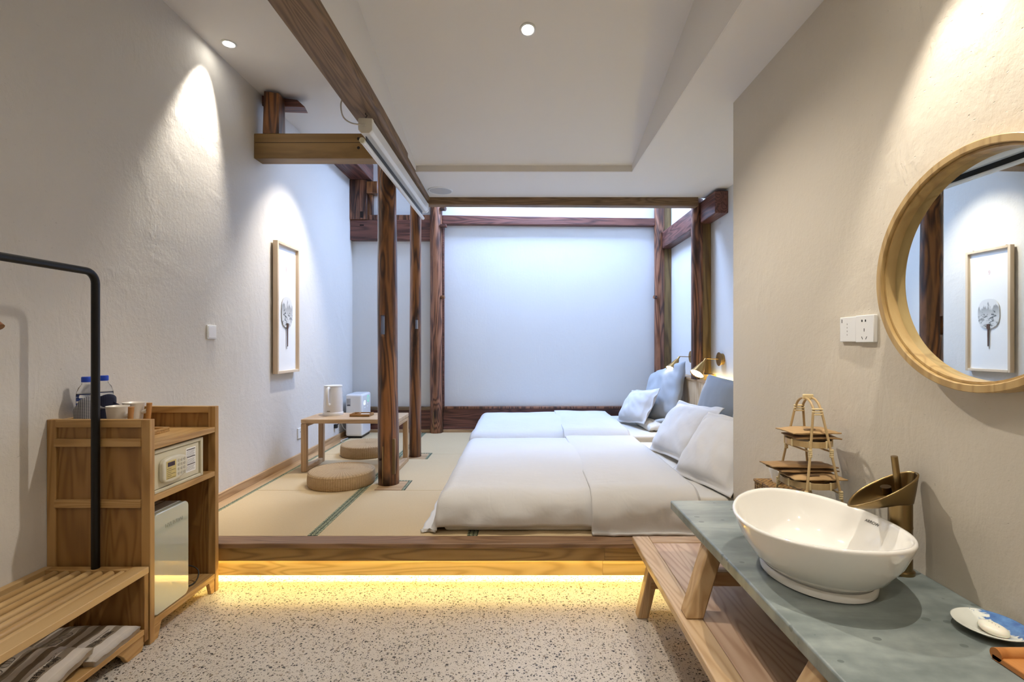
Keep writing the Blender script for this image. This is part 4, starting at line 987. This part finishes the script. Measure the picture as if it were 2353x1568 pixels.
# basin
sk = thing('wash_basin', 'glossy white oval vessel basin standing on the slate countertop', 'basin', (.835, 1.36, ZC))
sc = (.815, 1.355); SA, SB = .203, .250
def bas(prof, n=72):
    rings = []
    for fa, fb, z, lift in prof:
        rings.append([(sc[0]+SA*fa*math.cos(2*PI*k/n), sc[1]+SB*fb*math.sin(2*PI*k/n), ZC+z+lift*math.sin(2*PI*k/n)**2) for k in range(n)])
    return MB().ring(rings, False)
ou = [(.60, .58, .0005, 0), (.64, .62, .002, 0), (.645, .625, .012, 0), (.63, .61, .026, 0), (.66, .64, .030, 0), (.78, .76, .052, .002), (.90, .895, .092, .007), (.975, .975, .13, .013), (.995, .997, .142, .016), (1.0, 1.0, .146, .017), (.985, .988, .1505, .018), (.955, .962, .150, .018), (.935, .945, .143, .016), (.90, .91, .118, .011), (.82, .83, .078, .004), (.68, .69, .047, 0), (.45, .45, .033, 0), (.16, .14, .028, 0), (.03, .03, .028, 0)]
bo = build('bowl', bas(ou), M_CERAM, sk, smooth=True)
build('drain', MB().lathe([(.022, .0275), (.022, .031), (.018, .032), (.001, .032)], (sc[0], sc[1], ZC), 28), M_STEEL, sk, smooth='a')
bl = build('basin_base_lip', MB().ring([[(sc[0]+SA*f*math.cos(2*PI*k/60), sc[1]+SB*(f-.015)*math.sin(2*PI*k/60), ZC+z) for k in range(60)] for f, z in ((.655, .004), (.66, .018), (.64, .024))], False), M_CERAM, sk, smooth=True)
# lettering on the inner wall near the faucet
aa = math.radians(9); px, py = sc[0]+SA*.915*math.cos(aa), sc[1]+SB*.92*math.sin(aa)
tdir = Vector((-SA*math.sin(aa), SB*math.cos(aa), 0)).normalized(); ndir = Vector((math.cos(aa)/SA, math.sin(aa)/SB, 0)).normalized()
up_ = (Vector((0, 0, 1))+ndir*.62).normalized()
text('lettering', 'ARROW', .0125, plain('logo_ink', '#4a4844', .4), frame((px-ndir.x*.001, py-ndir.y*.001, ZC+.131), -tdir, up_), sk, .0003)
# faucet
fc = thing('faucet', 'antique brass waterfall faucet with lever beside the basin', 'faucet', (1.055, 1.365, ZC))
fx_, fy_ = 1.063, 1.372
build('column', MB().lathe([(.034, 0), (.034, .008), (.0285, .012), (.0285, .125), (.0292, .127), (.0292, .131), (.0285, .133), (.0285, .200), (.001, .201)], (fx_, fy_, ZC), 36), M_BRONZE, fc, smooth='a')
def spout(u, v):
    # bamboo cut: a circle on the column lofted to a long slanting rim
    ph = 2*PI*u; c, s_ = math.cos(ph), math.sin(ph); t = v
    cxr = fx_-.0515+.0935*c; yr = .045*(1-.38*max(0, -c)**3)*math.copysign(abs(s_)**.85, s_); q = (1-c)/2
    zr = .280-.082*q-.012*q*q
    e_ = t**.8
    return (fx_+.0285*c*(1-e_)+(cxr-fx_)*e_, fy_+.0285*s_*(1-e_)+yr*e_, ZC+.198*(1-t)+zr*t - (.012*math.sin(PI*t)*q))
build('spout', MB().grid(spout, 64, 14), M_BRONZE, fc, smooth=True, solid=.004)
build('lever', MB().tube([(fx_-.004, fy_, ZC+.225), (fx_-.020, fy_-.004, ZC+.325)], .0085, 16), M_BRONZE, fc, smooth='a')
build('valve_knob', MB().tube([(fx_-.045, fy_-.01, ZC+.222), (fx_-.050, fy_-.012, ZC+.243)], .013, 14), plain('dark_bronze', '#4d3a20', .35, 1), fc, smooth='a')
# tissue box
tx = thing('tissue_box', 'woven seagrass tissue box on the slate counter by the wall corner', 'tissue box', (1.015, 1.91, ZC))
build('box_body', MB().box(.95, 1.08, 1.82, 1.995, ZC, ZC+.086), M_WEAVE, tx, .005)
build('lid_edge', MB().box(.947, 1.083, 1.817, 1.998, ZC+.079, ZC+.091), M_WEAVE, tx, .004)
def tis(u, v):
    a = 2*PI*u; r = .012+.022*v; h = .052*v*(1+.35*math.sin(2*a+1))
    return (1.005+r*math.cos(a)*1.1+.01*v, 1.925+r*math.sin(a)*.8, ZC+.091+h+.006*math.sin(5*a)*v)
build('tissue', MB().grid(tis, 36, 8), M_TISS, tx, smooth=True, solid=.001)
# bamboo tier stand
bs = thing('bamboo_stand', 'two tier bamboo stand with arched handles beside the basin', 'stand', (1.0, 1.70, ZC))
cx, cy = 1.0, 1.706
def hoop(sx):
    p = []
    zf, zsh, ztop = ZC+.001, ZC+.40, ZC+.452
    for k in range(12):
        t = k/11; p.append((cx+sx*(.082-.066*t**.9), cy+.098-.042*t**1.4, zf+(zsh-zf)*t))
    for k in range(1, 12):
        a = PI*k/12; p.append((cx+sx*.012, cy+.056*math.cos(a), zsh+(ztop-zsh)*math.sin(a)))
    for k in range(12):
        t = 1-k/11; p.append((cx+sx*(.082-.066*t**.9), cy-.098+.042*t**1.4, zf+(zsh-zf)*t))
    return p
for sx in (-1, 1):
    build('hoop', MB().tube(hoop(sx), .0042, 8), M_BAMB, bs, smooth='a')
def ringz(r, z, h, wd, n=48):
    return MB().ring([[(cx+rr*math.cos(2*PI*k/n), cy+rr*1.06*math.sin(2*PI*k/n), z+zz) for k in range(n)] for rr, zz in ((r, 0), (r, h), (r-wd, h), (r-wd, 0))], False, True, True)
def shelfz(r, z): return MB().lathe([(r, 0), (r, .003)], (cx, cy, z), 40, 1, 1.06)
for r, z, fr_ in ((.070, .290, .40), (.085, .155, .40)):
    build('tray_rim', ringz(r, ZC+z, .020, .004), M_BAMB, bs, smooth='a')
    build('tray_floor', shelfz(r-.003, ZC+z+.003), M_BAMB, bs)
    for k in range(8):
        a = 2*PI*k/8+.3; p = Vector((cx+r*math.cos(a), cy+r*1.06*math.sin(a), ZC+z))
        build('rim_tie', MB().tube([p+Vector((0, 0, -.002)), p+Vector((0, 0, .023))], .0035, 6), M_RATT, bs)
    for sx in (-1, 1):
        t = (z-.02)/.40; hx_ = cx+sx*(.082-.066*t**.9); hy_ = .098-.042*t**1.4
        build('cross_bar', MB().tube([(hx_, cy-hy_, ZC+z-.012), (hx_, cy+hy_, ZC+z-.012)], .003, 6), M_BAMB, bs)
        for sy in (-1, 1):
            for q in range(4):
                build('binding', MB().lathe([(.0062, 0), (.007, .003), (.0062, .006)], (hx_, cy+sy*hy_, ZC+z-.030+.007*q), 8), M_RATT, bs)
for sy in (-1, 1):
    for q in range(3): build('binding', MB().box(cx-.018, cx+.018, cy+sy*.054-.006, cy+sy*.054+.006, ZC+.398+.009*q, ZC+.403+.009*q), M_RATT, bs, .002)
build('binding', MB().box(cx-.018, cx+.018, cy-.005, cy+.005, ZC+.446, ZC+.464), M_RATT, bs, .003)
def packet(c, w_, h_, t_, rot, tilt, lab, mat=None, seed=0, mark=True):
    xd = Vector((math.cos(rot), math.sin(rot), 0)); yd = Vector((-math.sin(rot), math.cos(rot), 0)); yd = (yd*math.cos(tilt)+Vector((0, 0, 1))*math.sin(tilt))
    o = pillow('kraft_packet', lab, 'packet', c, w_, h_, t_, xd, yd, mat or M_KRAFT, .008, seed, 'kraft paper packets on the bamboo stand', .48, .0018, .015, .002)
    if mark:
        M = frame((0, 0, 0), xd, yd); m = MB()
        def top(a, b):
            e = max(0, (1-abs(a)**2.4)*(1-abs(b)**2.4))**.6; return M @ Vector((a*w_/2, b*h_/2, t_/2*e+.0045))
        m.grid(lambda u, v: top(-.45+.5*u, -.72+.16*v), 8, 3)
        build('print', m, plain('kraft_print', '#5b4430', .7), None, smooth=True).parent = o
    return o
packet((cx+.0, cy+.002, ZC+.3362), .165, .112, .020, .03, 0, 'kraft paper packet lying on top on the upper bamboo tray', seed=2)
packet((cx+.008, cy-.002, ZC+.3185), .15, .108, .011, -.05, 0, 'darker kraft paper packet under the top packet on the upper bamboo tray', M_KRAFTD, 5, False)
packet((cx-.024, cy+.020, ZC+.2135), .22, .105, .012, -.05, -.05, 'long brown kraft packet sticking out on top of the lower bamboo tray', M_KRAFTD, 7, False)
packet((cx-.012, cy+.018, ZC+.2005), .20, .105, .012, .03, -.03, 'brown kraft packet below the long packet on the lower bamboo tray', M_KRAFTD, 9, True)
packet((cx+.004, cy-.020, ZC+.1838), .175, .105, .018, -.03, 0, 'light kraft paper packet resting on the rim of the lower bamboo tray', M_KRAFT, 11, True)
packet((cx+.0, cy+.0, ZC+.1675), .105, .095, .011, .2, 0, 'folded kraft paper packet at the bottom of the lower bamboo tray', M_KRAFT, 14, False)
# soap dish
M_DISH = None
def m_dish():
    t = NT('dish_blue_flowers'); v = t.coords(False); sep = t.n('SeparateXYZ'); t.l(v, sep.inputs[0])
    n = t.noise(v, 38, 4, .6, 1.2)
    g = t.math('ADD', t.math('MULTIPLY', sep.outputs[0], 9), n)
    f = t.ramp(g, [(.74, (0,0,0,1)), (.82, (1,1,1,1))])
    c = t.mix(f, srgb('#dfe2d8'), t.mix(t.noise(v, 60, 2), srgb('#16327f'), srgb('#6fa0d4')))
    t.set(Base__Color=c, Roughness=.12, Coat__Weight=.5); return t.m
sd = thing('soap_dish', 'small round ceramic dish with blue flowers on the slate counter', 'dish', (1.035, 1.095, ZC))
dc = (1.04, 1.085, ZC)
build('dish_body', MB().lathe([(.030, .0005), (.032, .004), (.050, .010), (.066, .018), (.067, .020), (.065, .020), (.048, .0135), (.030, .009), (.001, .008)], dc, 48, cap=False), m_dish(), sd, smooth=True)
so = tag(build('soap_bar', MB().lathe([(.003, 0), (.020, .0005), (.025, .006), (.0235, .013), (.015, .017), (.002, .018)], (dc[0]-.010, dc[1]-.018, ZC+.0105), 36, .85, 1.25), plain('soap_white', '#ece6d6', .35, 0, Subsurface__Weight=.2), smooth=True, origin=(dc[0]-.01, dc[1]-.018, ZC+.0105)), 'oval white soap bar lying in the flowered dish', 'soap')
text('lettering', '· · · ·', .014, plain('soap_print', '#b8b0a0', .5), frame((dc[0]-.010, dc[1]-.018, ZC+.0290), (0, -1, 0), (1, 0, 0)), so)
# wooden tray at the counter end
wt = thing('amenity_tray', 'orange brown wooden tray with rounded rails on the slate counter', 'tray', (1.0, .85, ZC))
M_WT = wood('amenity_tray_wood', '#9a5f2a', '#b9783c', '#c5874a', 1, 1.2, 5, 0, .4)
build('tray_base', MB().box(.955, 1.105, .62, .995, ZC, ZC+.014), M_WT, wt, .003)
build('rail', MB().tube([(.955, .985, ZC+.014), (1.105, .985, ZC+.014)], .013, 16), M_WT, wt, smooth='a')
build('rail', MB().tube([(.955, .63, ZC+.014), (1.105, .63, ZC+.014)], .013, 16), M_WT, wt, smooth='a')
